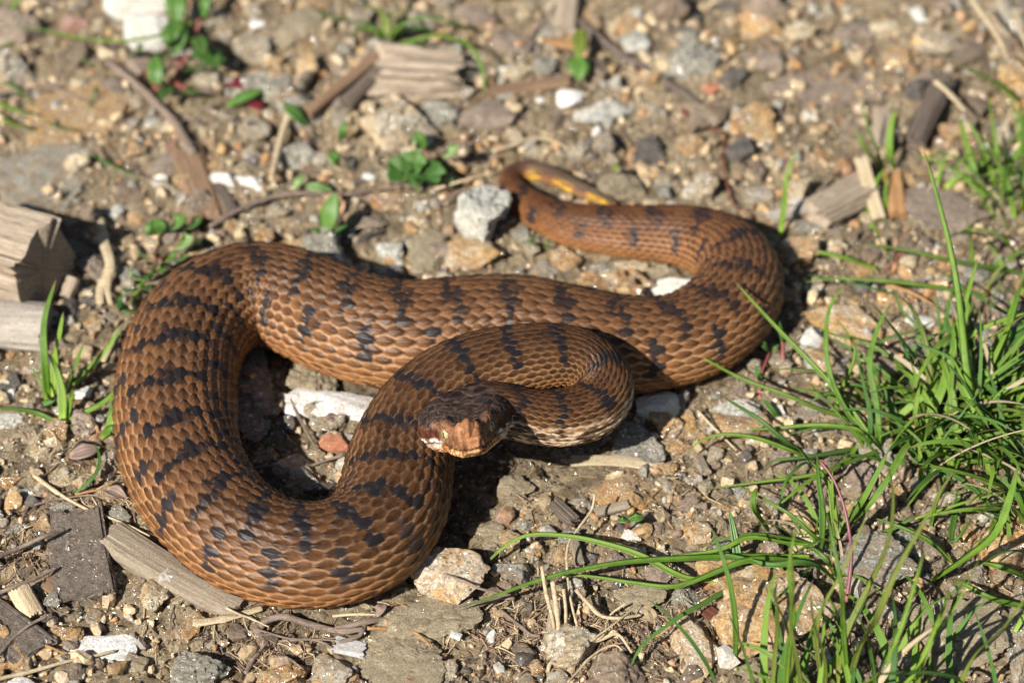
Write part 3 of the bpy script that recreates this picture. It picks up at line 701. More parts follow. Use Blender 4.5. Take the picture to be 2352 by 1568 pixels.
B(8, 1300, 1410, 1420, 1520, 'ochre', 'rusty red crumb left of the knot of the dry straw bundle', hf=.5)
B(8, 1075, 35, 1135, 70, 'white', 'tiny white chip directly in front of the chin', hf=.5)
# --- foreground, right
B(9, 250, 790, 1085, 1420, 'mixed', 'largest rough white and orange rock in the right foreground, crossed by grass', hf=.45, sub=4, planes=12, rough=.09, seed=33)
B(9, -60, 1095, 295, 1600, 'mixed', 'rough speckled rock left of the dark red twig', hf=.45, sub=4, rough=.09, seed=37)
B(9, 1040, 560, 1560, 960, 'layered', 'wrinkled glittering brown rock behind the purple stalk', hf=.5, sub=4, rough=.1, seed=40)
B(9, 1240, 780, 1500, 930, 'pink', 'smooth pale pink stone right of the purple stalk', hf=.5, seed=41)
B(9, 1550, 1020, 2230, 1500, 'clod', 'grey-brown boulder of caked grit under the leaning blades at lower right', hf=.3, sub=4, rough=.13)
B(9, 2200, 900, 2420, 1560, 'tan', 'tall pale stone at the lower right edge', hf=.7, sub=4)
B(9, 0, 90, 135, 190, 'tan', 'small orange-tan stone at the left end of the right foreground', hf=.5)
B(9, 180, 330, 390, 420, 'ochre', 'smooth orange-brown stone beside the short upright green leaf', hf=.5)
B(9, 540, 210, 720, 390, 'layered', 'grey and rust stone enclosed by crossing green blades', hf=.6)
B(9, 330, 200, 480, 330, 'grey', 'greyish chip left of the curved short blade', hf=.5)
B(9, 0, 440, 240, 650, 'mixed', 'speckled orange-white stone left of the short upright green leaf', hf=.5)
B(9, 700, 350, 1010, 540, 'mixed', 'bright white and rust stone behind the fan of blades', hf=.45)
B(9, 1340, 250, 1430, 350, 'white', 'white chip among the shaded grass stems', hf=.6)
B(9, 1700, 230, 1940, 340, 'tan', 'tan stone deep inside the grass tuft', hf=.5)
B(9, 80, 180, 200, 290, 'clod', 'crumbly lump next to the small orange-tan stone', hf=.5)
B(9, 290, 1330, 640, 1600, 'clod', 'pale gritty earth clod below the dark red twig', hf=.35, rough=.14)
B(9, 1260, 980, 1560, 1170, 'tan', 'tan rock between the pink stone and the grit boulder', hf=.5)
# --- middle band, left
B(4, -320+2300, 1130, 2620, 1390, 'quartz', 'large flat white quartz slab inside the front coil', hf=.3, sub=4, planes=8)
B(4, 2195, 1410, 2420, 1540, 'brick', 'brick-red stone inside the front coil beside the neck loop', hf=.5, planes=9, rough=.03)
B(4, 1600, 880, 1930, 1500, 'grey', 'dark streaked slab in the shade inside the left curve of the body', hf=.12, sub=4)
B(4, 1900, 900, 2300, 1200, 'clod', 'crumbly brown clod behind the white quartz slab inside the coil', hf=.45, rough=.15, sub=4)
B(4, 2140, 1255, 2400, 1420, 'tan', 'creamy brown stone between the white quartz slab and the brick-red stone', hf=.4)
B(4, 1860, 880, 1945, 960, 'brick', 'tiny red stone chip against the inner side of the body', hf=.5)
B(4, 520, 225, 730, 395, 'purple', 'pinkish grey angular stone between the wood block and the dry leaf strap', hf=.7, planes=8)
B(4, 500, 400, 690, 490, 'cream', 'pale stone just below the pinkish grey angular one', hf=.5)
B(4, 550, 585, 755, 780, 'ochre', 'wedge-shaped golden brown stone left of the snake', hf=.5, planes=7, rot=20)
B(4, 400, 480, 540, 660, 'dark', 'rounded dark slate pebble behind the tip of the grey stick', hf=.6, planes=18)
B(4, 545, 500, 700, 580, 'dark', 'small blue-black pebble beside the dry leaf strap', hf=.5)
B(4, 985, 50, 1110, 140, 'cream', 'small pale pebble behind the leafy weed', hf=.6)
B(4, 520, 1090, 640, 1190, 'quartz', 'small white quartz pebble right of the short grass tuft', hf=.5)
B(4, 640, 970, 770, 1200, 'purple', 'flat brown flake between the short grass tuft and the snake', hf=.3, planes=7)
B(4, -40, 1270, 150, 1400, 'bluewhite', 'blue-grey glittering stone at the left edge under the lying blade', hf=.4)
B(4, -60, 1000, 130, 1150, 'dark', 'dark stone at the left edge below the grey stick', hf=.4)
B(4, 150, 900, 300, 1030, 'tan', 'small tan lump below the grey stick', hf=.5)
B(4, 500, 1470, 690, 1600, 'purple', 'greyish mauve flake left of the snake below the grass tuft', hf=.2)
B(4, 200, 1480, 330, 1568, 'cream', 'small glittering cream stone below the grass tuft', hf=.4)
B(4, 20, 1100, 100, 1170, 'white', 'little pale chip near the left edge beside the grass tuft', hf=.5)
# --- middle band, centre
B(2, 715, 1250, 1140, 1700, 'bluewhite', 'large blue-white glittering stone standing beside the tail', hf=.85, sub=4, planes=9, seed=51)
B(5, 720, 60, 1160, 290, 'mixed', 'glittering cream stone at the foot of the blue-white one, behind the body', hf=.55, sub=4)
B(5, 215, 40, 420, 230, 'bluewhite', 'pale sparkling stone behind the dip of the body', hf=.6)
B(5, 400, 20, 720, 350, 'clod', 'brown earthy stone between the sparkling stones behind the body', hf=.4, sub=4, rough=.12)
B(5, 600, 145, 820, 250, 'purple', 'flat purple-brown flake on the earthy stone behind the body', hf=.3, zoff=.25)
B(5, 1450, 115, 1700, 285, 'ochre', 'square golden-orange stone in front of the tail', hf=.6, planes=6, seed=61)
B(5, 1905, 290, 2110, 440, 'ochre', 'orange and white pebble between the two body curves', hf=.7)
B(5, 2085, 330, 2500, 480, 'white', 'rounded white and grey stone tucked in the right bend of the body', hf=.7, planes=18, rough=.03, sub=4)
B(5, 2100, 235, 2290, 350, 'clod', 'earthy lump on the far side of the rounded white stone', hf=.6)
B(5, 1700, 170, 1900, 330, 'grey', 'grey-brown stone right of the square golden one', hf=.5)
B(5, 1890, 190, 2100, 300, 'cream', 'cream crystal-faced stone beneath the tail limb', hf=.5)
B(5, 60, 30, 270, 145, 'dark', 'tilted dark grey slate with a pink end near the spear-leaf seedling', hf=.5, planes=6, rot=30)
B(2, 175, 1300, 435, 1480, 'ochre', 'bright orange-edged stone below the round lobed leaf', hf=.5, seed=71)
B(2, 90, 1480, 300, 1600, 'purple', 'grey-mauve angular stone below the orange-edged one', hf=.6, planes=7)
B(5, 1180, -20, 1340, 120, 'grey', 'grey pebble between the blue-white stone and the tail', hf=.5)
B(5, 2050, 1080+50, 2349, 1330, 'white', 'white crystalline stone in front of the right bend of the body', hf=.5)
B(5, 2130, 1245, 2400, 1440, 'mixed', 'bright white and tan stone right of the neck bend', hf=.55, sub=4)
B(5, 1830, 1330, 2210, 1640, 'grey', 'large mottled grey and ochre stone under the neck bend', hf=.3, sub=4)
B(5, 2200, 1440, 2420, 1568, 'ochre', 'golden stone below the bright white and tan stone', hf=.5)
B(5, 1500, 1540, 1760, 1640, 'grey', 'flat grey stone half shaded by the neck', hf=.3)
# --- middle band, right
B(6, 225, 1180, 615, 1340, 'bluewhite', 'blue-grey topped stone between the first grass blades on the right', hf=.4)
B(6, 230, 1290, 600, 1500, 'ochre', 'orange-brown stone below the blue-grey topped one', hf=.45, sub=4)
B(6, 800, 690, 1000, 840, 'white', 'brightest white stone right of the snake behind the blades', hf=.6)
B(6, 850, 850, 1070, 1050, 'mixed', 'pinkish white stone below the brightest white stone', hf=.6)
B(6, 850, 520, 1420, 800, 'mixed', 'broad lumpy stone right of the snake with rust stains', hf=.35, sub=4, rough=.12)
B(6, 840, 400, 975, 490, 'bluewhite', 'white and blue pebble right of the body bend', hf=.6)
B(6, 970, 60, 1130, 190, 'cream', 'pale rounded stone above the yellow-green blade', hf=.6)
B(6, 1650, 110, 1760, 190, 'white', 'small bright white chip near the tall blade', hf=.5)
B(6, 1850, 20, 1965, 100, 'purple', 'pale pinkish pebble behind the tall blade', hf=.5)
B(6, 1550, 570, 1770, 720, 'white', 'white broken stone behind the tall blade', hf=.5)
B(6, 1380, 620, 1500, 740, 'mixed', 'small white-veined stone right of the lumpy rust-stained stone', hf=.5)
B(6, 670, 1150, 1060, 1320, 'layered', 'reddish striped rock under the fan of blades', hf=.4, sub=4)
B(6, 590, 860, 780, 1010, 'tan', 'tan stone beside the red seedling stems', hf=.5)
B(6, 330, 1100, 450, 1200, 'purple', 'mauve pebble above the blue-grey topped stone', hf=.5)
B(6, 190, 1110, 270, 1200, 'grey', 'small round grey pebble left of the mauve one', hf=.6)
B(6, 2120, 430, 2349, 640, 'purple', 'smooth purple-grey slab at the right edge behind the grass', hf=.3)
B(6, 1180, 360, 1280, 420, 'cream', 'little cream chip above the lumpy rust-stained stone', hf=.5)
B(6, 0, 1250, 90, 1430, 'mixed', 'white and tan rock left of the pale straw needle', hf=.5)
B(6, 1640, 970, 1760, 1080, 'mixed', 'sparkling stone at the heart of the grass tuft', hf=.5)
B(6, 1160, 240, 1330, 360, 'ochre', 'brownish pebble between the two sideways blades', hf=.4)
# --- background, left
B(1, 740, -90, 1190, 150, 'white', 'big square white block at the top of the picture, upper piece', hf=.9, planes=5, sub=4, seed=81)
B(1, 790, 120, 1170, 370, 'white', 'white cracked block in front of the upper white piece', hf=.9, planes=5, sub=4, seed=83)
B(1, 0, 520, 870, 1010, 'ochre', 'broad flat tan and rust slab at the upper left', hf=.14, sub=4, planes=8, seed=85)
B(1, -80, 960, 640, 1568, 'layered', 'long pale streaked slab behind the split log', hf=.13, sub=4, planes=7, seed=87)
B(1, 450, 1050, 625, 1205, 'cream', 'small creamy white stone on the left with a black shadow behind it', hf=.9, planes=8)
B(1, 465, 550, 605, 665, 'cream', 'round yellowish pebble lying on the flat tan slab', hf=.8, planes=18, rough=.03, zoff=.2)
B(1, 1460, 1170, 1620, 1310, 'white', 'bright white elongated stone left of the tapering stem', hf=.6, planes=7)
B(1, 1600, 1165, 1830, 1305, 'quartz', 'glittering pinkish crystal stone joined to the bright elongated one', hf=.5)
B(1, 2045, 330, 2200, 560, 'mixed', 'upright pointed white crystal stone with a black shadow', hf=1.2, planes=7, sink=.15)
B(1, 1000, 1050, 1250, 1250, 'purple', 'flat brown-grey stone plate above the snake at upper left', hf=.3, planes=6)
B(1, 840, 960, 1000, 1120, 'ochre', 'orange stone left of the flat brown-grey plate', hf=.4)
B(1, 760, 1200, 990, 1400, 'brown', 'brown angular stone below the orange one at upper left', hf=.4, planes=7)
B(1, 1720, 130, 1830, 215, 'quartz', 'small bluish white pebble near the top, left of centre', hf=.6)
B(1, 1560, 200, 1860, 430, 'tan', 'tan rounded rock near the top with a dark hollow beneath', hf=.5, sub=4)
B(1, 1850, 30, 2200, 350, 'clod', 'light brown earth mound at the top left of centre', hf=.3, sub=4)
B(1, 410, 100, 620, 240, 'pink', 'pinkish rounded stone near the top left corner', hf=.6)
B(1, 630, 110, 720, 240, 'cream', 'upright pale pebble left of the white block', hf=.8)
B(1, 1430, 30, 1540, 220, 'tan', 'striped pale pebble right of the white block', hf=.6)
B(1, 180, 10, 320, 90, 'ochre', 'orange-brown pebble at the top left edge', hf=.5)
B(1, 700, 560, 850, 700, 'purple', 'muted pink stone at the right end of the flat tan slab', hf=.4, zoff=.1)
B(1, 1130, 970, 1220, 1060, 'pink', 'small shiny pinkish pebble by the dark branch', hf=.5)
B(1, 1220, 1290, 1310, 1390, 'bluewhite', 'small light blue-grey crystal pebble left of the brown bark strip', hf=.5)
B(1, 1340, 480, 1530, 620, 'tan', 'tan pebble left of the dark red leaf', hf=.5)
B(1, 1790, 750, 1880, 840, 'cream', 'small pale pebble right of the dark red leaf', hf=.6)
B(1, 1640, 790, 1850, 980, 'tan', 'flat sandy stone below the dark red leaf', hf=.4)
B(1, 740, 1390, 870, 1520, 'bluewhite', 'glittering white pebble at the foot of the dry leaf strap', hf=.6)
B(1, 880, 1440, 1010, 1560, 'ochre', 'orange chip right of the glittering pebble near the leaf strap', hf=.5)
B(1, 1820, 1400, 1990, 1540, 'tan', 'pale tan stone behind the snake, left of the spear-leaf seedling', hf=.4)
B(1, 2010, 1390, 2170, 1520, 'brown', 'dull brown stone behind the spear-leaf seedling', hf=.4)
# --- background, centre
B(2, 1490, 615, 1680, 765, 'quartz', 'bright lilac-white quartz pebble in the upper middle', hf=.6, planes=9)
B(2, 1610, 690, 1990, 880, 'bluewhite', 'pale grey-white rock right of the lilac-white quartz', hf=.4, sub=4)
B(2, 1725, 890, 1815, 985, 'white', 'small pure white pebble below the pale grey-white rock', hf=.7)
B(2, 815, 685, 1265, 905, 'purple', 'long flat smooth brown stone in the upper middle', hf=.35, planes=20, rough=.02, sub=4)
B(2, 135, 1185, 240, 1245, 'white', 'bean-shaped pure white pebble left of the lobed leaf', hf=.6, planes=20, rough=.02)
B(2, 1045, 430, 1320, 575, 'cream', 'cream stone with two lobes right of the grass arch', hf=.5)
B(2, 800, 595, 955, 715, 'tan', 'small square tan stone in front of the pale wood block', hf=.6, planes=6)
B(2, 1990, 880, 2240, 1205, 'dark', 'purplish dark smooth stone behind the tail limb', hf=.5, planes=9, sub=4)
B(2, 1780, 1150, 2110, 1400, 'clod', 'round brown lump casting a black shadow beside the tail tip', hf=.6, sub=4)
B(2, 2070, 1365, 2175, 1420, 'cream', 'small cream pebble touching the far side of the tail limb', hf=.7)
B(2, 1320, 380, 1550, 540, 'grey', 'flat greenish tan stone left of the drooping bud', hf=.4, planes=7)
B(2, 1650, 30, 1790, 230, 'ochre', 'tall orange-tan stone at the top, right of centre', hf=.6)
B(2, 1800, 60, 2040, 260, 'ochre', 'orange and grey stone at the top beside the tall one', hf=.6)
B(2, 1900, 220, 2110, 400, 'bluewhite', 'pale blue-grey stone below the orange and grey one', hf=.6)
B(2, 1040, 180, 1320, 400, 'purple', 'mauve-brown stone right of the top weed', hf=.5, sub=4)
B(2, 760, 20, 1050, 180, 'purple', 'greyish mauve stone at the top behind the grass arch', hf=.4)
B(2, 2060, 360, 2280, 470, 'cream', 'pale cream stone at the top right of centre', hf=.5)
B(2, 1410, 770, 1540, 900, 'brown', 'dark brown pebble below the lilac-white quartz', hf=.6)
B(2, 1240, 1010, 1520, 1110, 'tan', 'flat tan stone just behind the tail curl', hf=.4)
B(2, 1330, 640, 1410, 710, 'white', 'tiny white pebble left of the lilac-white quartz', hf=.6)
B(2, 30, 1050, 130, 1170, 'dark', 'small black pebble left of the round lobed leaf', hf=.6)
B(2, 1180, 0, 1330, 70, 'tan', 'tan stone cut by the top edge near the middle', hf=.5)
B(2, 1180, 100, 1300, 170, 'cream', 'small cream pebble at the top on the mauve stone', hf=.5, zoff=.15)
# --- background, right
B(3, 520, 430, 1400, 730, 'purple', 'very large flat mauve-brown rock at the upper right', hf=.14, sub=4, planes=8, seed=91)
B(3, 700, 110, 965, 300, 'cream', 'blurred cream and ochre stone near the top right', hf=.5, sub=4)
B(3, 1290, 90, 1520, 240, 'cream', 'pale yellow-white stone at the top right', hf=.5)
B(3, 1560, 75, 1690, 185, 'white', 'shining white pebble at the top right', hf=.6)
B(3, 650, 1200, 880, 1430, 'cream', 'pale glittering stone right of the tail limb behind a thin blade', hf=.6, sub=4)
B(3, 420, 1080+180, 640, 1420, 'tan', 'tan stone between the dark hollow and the pale glittering stone', hf=.4)
B(3, 300, 930, 510, 1110, 'dark', 'blue-black slate with a lit edge behind the right bend', hf=.7, planes=7)
B(3, 1490, 550, 1660, 710, 'dark', 'dark red-brown wedge-shaped stone at the upper right', hf=.7, planes=6)
B(3, 540, 900, 1100, 1200, 'ochre', 'broad orange-brown rock face in the right background', hf=.18, sub=4)
B(3, 1500, 1340, 2110, 1640, 'purple', 'large flat grey-brown slab behind the right grass tuft', hf=.18, sub=4, planes=8)
B(3, 820, 720, 960, 850, 'white', 'blurred white glittering stone in the right background', hf=.5)
B(3, 1410, 340, 1540, 450, 'bluewhite', 'bluish white pebble among orange stones at the upper right', hf=.6)
B(3, 430, 360, 680, 540, 'purple', 'pinkish angular stone left of the very large flat rock', hf=.4, planes=6)
B(3, 240, 450, 430, 620, 'dark', 'dark mauve stone near the left of the upper right area', hf=.5)
B(3, 130, 540, 250, 650, 'brick', 'orange-red stone at the upper right of centre', hf=.5)
B(3, 1550, 230, 1900, 420, 'tan', 'orange-tan rock below the shining white pebble', hf=.4)
B(3, 1380, 240, 1600, 480, 'ochre', 'rusty orange rock at the upper right between paler ones', hf=.4)
B(3, 2060, 1260, 2230, 1410, 'cream', 'pale pink-cream stone at the foot of the right background grass', hf=.6)
B(3, 1730, 0, 1900, 130, 'purple', 'mauve rock at the top right edge', hf=.5)
B(3, 1880, 220, 2120, 480, 'brown', 'brown rock under the bright glint at the upper right', hf=.4, sub=4)
B(3, 200, 10, 400, 90, 'dark', 'dark grey flat stone at the top edge, right of centre', hf=.4)
B(3, 960, 170, 1300, 300, 'purple', 'brown sloping rock between the two cream stones at the top right', hf=.4)
B(3, 1880, 560, 2120, 860, 'brown', 'red-brown rock behind the right background grass', hf=.4, sub=4)
B(3, 1080, 1090, 1230, 1260, 'pink', 'small brownish pink stone left of the white wood splinter', hf=.5)
n_hand = len(FOOT)
#SPLIT3
# ---- generic small stones: one object each, sharing a few shapes; then finer gravel as one mass
SC = ctr[::8]; SR = rad[::8]
def snake_gap(x, y):
    return float((np.hypot(SC[:, 0]-x, SC[:, 1]-y)-SR).min())
kinds = [('ochre', 'orange-brown'), ('tan', 'tan'), ('cream', 'cream'), ('grey', 'grey-green'), ('white', 'white'), ('brown', 'dark brown'), ('layered', 'striped'), ('purple', 'mauve-brown')]
proto = {}
for kname, _c in kinds:
    proto[kname] = []
    for q_ in range(4):
        V = rock_verts(ICO[3][0] if q_ < 2 else ICO[2][0], rnd.randrange(9999), 9, rough=.12)*np.array([.5, .5*rnd.uniform(.6, .95), .5*rnd.uniform(.35, .7)])
        proto[kname].append(mesh_np('small_stone', V, ICO[3][1] if q_ < 2 else ICO[2][1], [M[kname]], smooth=False))
LM = [(P(*C(7, 690, 1330)), 'the milky quartz flake'), (P(*C(7, 1330, 1450)), 'the grey-green stone at the bottom edge'), (P(*C(8, 680, 820)), 'the white and orange stone by the snake'),
      (P(*C(8, 1125, 375)), 'the pink and red pebble'), (P(*C(8, 1950, 260)), 'the golden yellow stone'), (P(*C(9, 670, 1100)), 'the largest rough rock at lower right'),
      (P(*C(9, 1130, 1000)), 'the foot of the purple stalk'), (P(*C(6, 1650, 1400)), 'the heart of the big grass tuft'), (P(*C(6, 900, 770)), 'the brightest white stone on the right'),
      (P(*C(4, 430, 1340)), 'the foot of the short grass tuft at left'), (P(*C(4, 630, 310)), 'the pinkish grey stone beside the wood block'), (P(*C(1, 540, 1130)), 'the small creamy white stone at upper left'),
      (P(*C(1, 960, 200)), 'the square white block'), (P(*C(1, 1650, 580)), 'the dark red leaf'), (P(*C(2, 500, 1200)), 'the round lobed leaf'), (P(*C(2, 920, 1450)), 'the large blue-white stone'),
      (P(*C(2, 550, 490)), 'the pale wood block'), (P(*C(2, 1580, 690)), 'the lilac-white quartz pebble'), (P(*C(3, 960, 580)), 'the very large flat mauve-brown rock'),
      (P(*C(3, 780, 1310)), 'the pale glittering stone behind the right bend'), (P(*C(3, 1720, 770)), 'the dark charred stick'), (P(*C(3, 1800, 1450)), 'the flat grey-brown slab on the right'),
      (P(*C(5, 2250, 400)), 'the rounded white stone in the right bend'), (P(*C(4, 2300, 1250)), 'the white quartz slab inside the coil'), (P(*C(9, 2300, 1250)), 'the tall pale stone at the right edge')]
cand = []; n_try = 0
while len(cand) < 292 and n_try < 60000:
    n_try += 1
    u, v = rnd.uniform(-30, 2380), rnd.uniform(-30, 1590)
    p = P(u, v, 0); x, y = p[0], p[1]
    sz = .62+1.75*rnd.random()**(2.3 if v > 520 else 1.35)
    if snake_gap(x, y) < sz*(.25 if v > 520 else .5)+.05: continue
    if any((x-a)**2+(y-b)**2 < (c_*.82+sz*.42)**2 for a, b, c_ in FOOT): continue
    FOOT.append((x, y, sz/2)); cand.append((sz, x, y))
ordn = ['nearest to', 'second nearest to', 'third nearest to', 'fourth nearest to', 'fifth nearest to', 'sixth nearest to', 'seventh nearest to', 'eighth nearest to', 'ninth nearest to', 'tenth nearest to', 'eleventh nearest to', 'twelfth nearest to']
rec = []
for sz, x, y in cand:
    kn, cw = kinds[rnd.choices(range(8), [5, 7, 1.2, 4, .3, 5, 5, 6])[0]]
    mi = rnd.randrange(4) if sz < .7 else rnd.randrange(2)
    o = link('small_stone', proto[kn][mi], loc=(x, y, gz(x, y)+sz*.07), rot=(rnd.uniform(-.3, .3), rnd.uniform(-.3, .3), rnd.uniform(0, 6.28)), scale=(sz*1.15,)*3)
    li = min(range(len(LM)), key=lambda i: (LM[i][0][0]-x)**2+(LM[i][0][1]-y)**2)
    dd = math.hypot(LM[li][0][0]-x, LM[li][0][1]-y); szw = 'larger' if sz > .62 else 'small'
    rec.append((szw, cw, li, dd, o))
cnt = {}
for szw, cw, li, dd, o in sorted(rec, key=lambda r_: r_[3]):
    kx = (szw, cw, li); i = cnt.get(kx, 0); cnt[kx] = i+1
    tag(o, f'{szw} {cw} pebble {ordn[min(i, 11)]} {LM[li][1]}', 'pebble', 'loose pebbles scattered over the earth')

def mass(name, n, smin, smax, pw, label, sub=1, seed=0, cols=None, flat=(.35, .8), xr=(-19, 19), yr=(-13.5, 19.5)):
    r = np.random.default_rng(seed); D, Fi = ICO[sub]
    shapes = [rock_verts(D, 400+i+seed, 8, lo=.45, rough=.1) for i in range(14)]
    Vv, Ff, Cc = [], [], []
    x = r.uniform(*xr, n); y = r.uniform(*yr, n)
    dn_ = vn(x/1.6, y/1.6, seed=201+seed)+.6*vn(x/.7, y/.7, seed=205); keep = dn_ > r.uniform(-1.4, .5, n); x, y = x[keep], y[keep]; gap = (np.hypot(SC[:, 0][:, None]-x[None], SC[:, 1][:, None]-y[None])-SR[:, None]).min(0); k2 = gap > .03+.25*smax*(y > 5); x, y = x[k2], y[k2]; n = len(x)
    z = ground_z(x, y); s = smin+(smax-smin)*r.random(n)**pw
    cols = np.array(cols); ci = r.integers(0, len(cols), n)
    for i in range(n):
        V = shapes[i % 14]*np.array([1, r.uniform(.55, .95), r.uniform(*flat)])*s[i]*.5
        R_ = np.array(Euler((r.uniform(-.5, .5), r.uniform(-.5, .5), r.uniform(0, 6.28))).to_matrix())
        Vv.append(V@R_.T+np.array([x[i], y[i], z[i]+s[i]*.14])); Ff.append(Fi+i*len(D))
        Cc.append(np.repeat((cols[ci[i]]*r.uniform(.7, 1.25))[None], len(D), 0))
    me = mesh_np(name, np.vstack(Vv), np.vstack(Ff), [M['gravel']], smooth=False, colors=np.vstack(Cc))
    o = link(name, me); o['kind'] = 'stuff'; o['label'] = label; return o
PAL = [tuple(min(.85, q_*k_) for q_, k_ in zip(c_, (1.14, 1.08, 1.0))) for c_ in [(.42, .34, .22), (.36, .29, .19), (.30, .23, .145), (.38, .26, .13), (.31, .18, .085), (.38, .32, .235), (.34, .27, .18), (.24, .235, .21), (.30, .30, .28), (.16, .12, .09), (.09, .08, .075), (.46, .38, .26), (.28, .18, .11)]]
mass('rubble', 3000, .28, .72, 1.6, 'angular stone chips of ochre, tan, grey and white packed in the earth', sub=1, seed=3, cols=PAL, flat=(.45, .9))
mass('gravel', 8500, .12, .36, 1.8, 'fine angular gravel of ochre, tan, grey and white grains over the earth', sub=1, seed=1, cols=PAL)
mass('soil_crumbs', 19000, .05, .18, 1.6, 'loose crumbs of tan earth lying over the ground', sub=0, seed=2, cols=PAL[:3]*3+[PAL[3], PAL[5], PAL[9]], flat=(.5, .95))

# ================================================================== RIBBONS, TUBES, LEAVES
def spline(pts3, n):
    Pt = np.array(pts3, float)
    if len(Pt) == 2: return Pt[0]+(Pt[1]-Pt[0])*np.linspace(0, 1, n)[:, None]
    f = catmull(Pt, 16); d = np.concatenate([[0], np.cumsum(np.linalg.norm(np.diff(f, axis=0), axis=1))])
    return np.stack([np.interp(np.linspace(0, d[-1], n), d, f[:, k_]) for k_ in range(3)], 1)
def ribbon(pts3, width, mat, name='blade', n=18, prof='grass', fold=.22, twist=0., roll0=None, parent=None):
    """a blade of grass: two halves folded along the midrib, with real thickness at the keel"""
    c_ = spline(pts3, n); T_ = np.gradient(c_, axis=0); T_ /= np.linalg.norm(T_, axis=1)[:, None]+1e-9
    t_ = np.linspace(0, 1, n)
    if prof == 'grass': wd = width*np.minimum(1, (.55+1.6*t_))*np.clip((1-t_), 0, 1)**.42*(1-.15*t_)
    elif prof == 'leaf': wd = width*np.sin(np.pi*np.clip(t_, .02, 1)**.85)**.75+width*.05*(1-t_)
    elif prof == 'strap': wd = width*(1+.12*np.sin(t_*17+width*40))*np.where(t_ > .93, .75, 1)
    else: wd = width*(1-.6*t_)
    ref = np.array([0, 0, 1.]) if roll0 is None else np.array(roll0, float)
    S_ = np.cross(T_, ref)
    bad = np.linalg.norm(S_, axis=1) < .25
    S_[bad] = np.cross(T_[bad], [.3, -1, .2]); S_ /= np.linalg.norm(S_, axis=1)[:, None]
    for i in range(1, n):
        if np.dot(S_[i], S_[i-1]) < 0: S_[i] = -S_[i]
    kk_ = np.array([1, 2, 3, 2, 1])/9.; S_ = np.stack([np.convolve(np.pad(S_[:, j_], 2, mode='edge'), kk_, 'valid') for j_ in range(3)], 1); S_ /= np.linalg.norm(S_, axis=1)[:, None]
    U_ = np.cross(S_, T_)
    a_ = twist*t_; S2 = S_*np.cos(a_)[:, None]+U_*np.sin(a_)[:, None]; U2 = -S_*np.sin(a_)[:, None]+U_*np.cos(a_)[:, None]
    xs = np.array([-1, -.5, 0, .5, 1]); hgt = fold*np.abs(xs)**1.3
    top = c_[:, None]+S2[:, None]*(xs[None, :, None]*wd[:, None, None]/2)+U2[:, None]*((hgt[None, :]*wd[:, None])[..., None])
    bot = top[:, 1:4]-U2[:, None]*(np.array([.04, .09, .04])[None, :]*wd[:, None]+.003)[..., None]
    R_ = np.concatenate([top, bot[:, ::-1]], 1)       # closed ring of 8
    V = R_.reshape(-1, 3); Fq = grid_faces(n, 8, True)
    al = np.repeat(t_[:, None], 8, 1).ravel(); ac = np.tile([-1, -.5, 0, .5, 1, .5, 0, -.5], n)
    me = mesh_np(name, V, Fq, [M[mat]], extra={'along': al, 'across': ac})
    return link(name, me, parent) if parent is not False else me
def tube(pts3, r0, r1, mat, name='stem', n=26, sides=9, knots=0., seed=0, parent=None, rough=.12, flat=1.0, cap=True):
    c_ = spline(pts3, n); T_ = np.gradient(c_, axis=0); T_ /= np.linalg.norm(T_, axis=1)[:, None]+1e-9
    S_ = np.cross(T_, [0, 0, 1.]); bad = np.linalg.norm(S_, axis=1) < .2; S_[bad] = np.cross(T_[bad], [0, 1., .1]); S_ /= np.linalg.norm(S_, axis=1)[:, None]
    for i in range(1, n):
        if np.dot(S_[i], S_[i-1]) < 0: S_[i] = -S_[i]
    U_ = np.cross(S_, T_); t_ = np.linspace(0, 1, n); ph = np.linspace(0, 2*math.pi, sides, endpoint=False)
    rr = r0+(r1-r0)*t_; L_ = np.cumsum(np.concatenate([[0], np.linalg.norm(np.diff(c_, axis=0), axis=1)]))
    nz = vn(np.repeat(L_[:, None], sides, 1)/(max(r0, .03)*5), np.cos(ph)[None]*1.2+seed+0*L_[:, None], np.sin(ph)[None]*1.2+0*L_[:, None], seed=300+seed)
    rr2 = rr[:, None]*(1+rough*nz+knots*np.exp(-((L_[:, None] % 1.7-.8)/.10)**2))
    V = c_[:, None]+S_[:, None]*(np.cos(ph)[None, :, None]*rr2[..., None])+U_[:, None]*(np.sin(ph)[None, :, None]*rr2[..., None]*flat)
    V = V.reshape(-1, 3); Fq = grid_faces(n, sides, True)
    V = np.vstack([V, c_[0]-T_[0]*r0*.2, c_[-1]+T_[-1]*r1*.4]); a_, b_ = len(V)-2, len(V)-1; j_ = np.arange(sides)
    tri = np.vstack([np.stack([np.full(sides, a_), (j_+1) % sides, j_], 1), np.stack([np.full(sides, b_), (n-1)*sides+j_, (n-1)*sides+(j_+1) % sides], 1)])
    al = np.concatenate([np.repeat(t_, sides), [0, 1]])
    me = mesh_np(name, V, [Fq, tri], [M[mat]], extra={'along': al, 'across': np.zeros(len(V))})
    return link(name, me, parent)
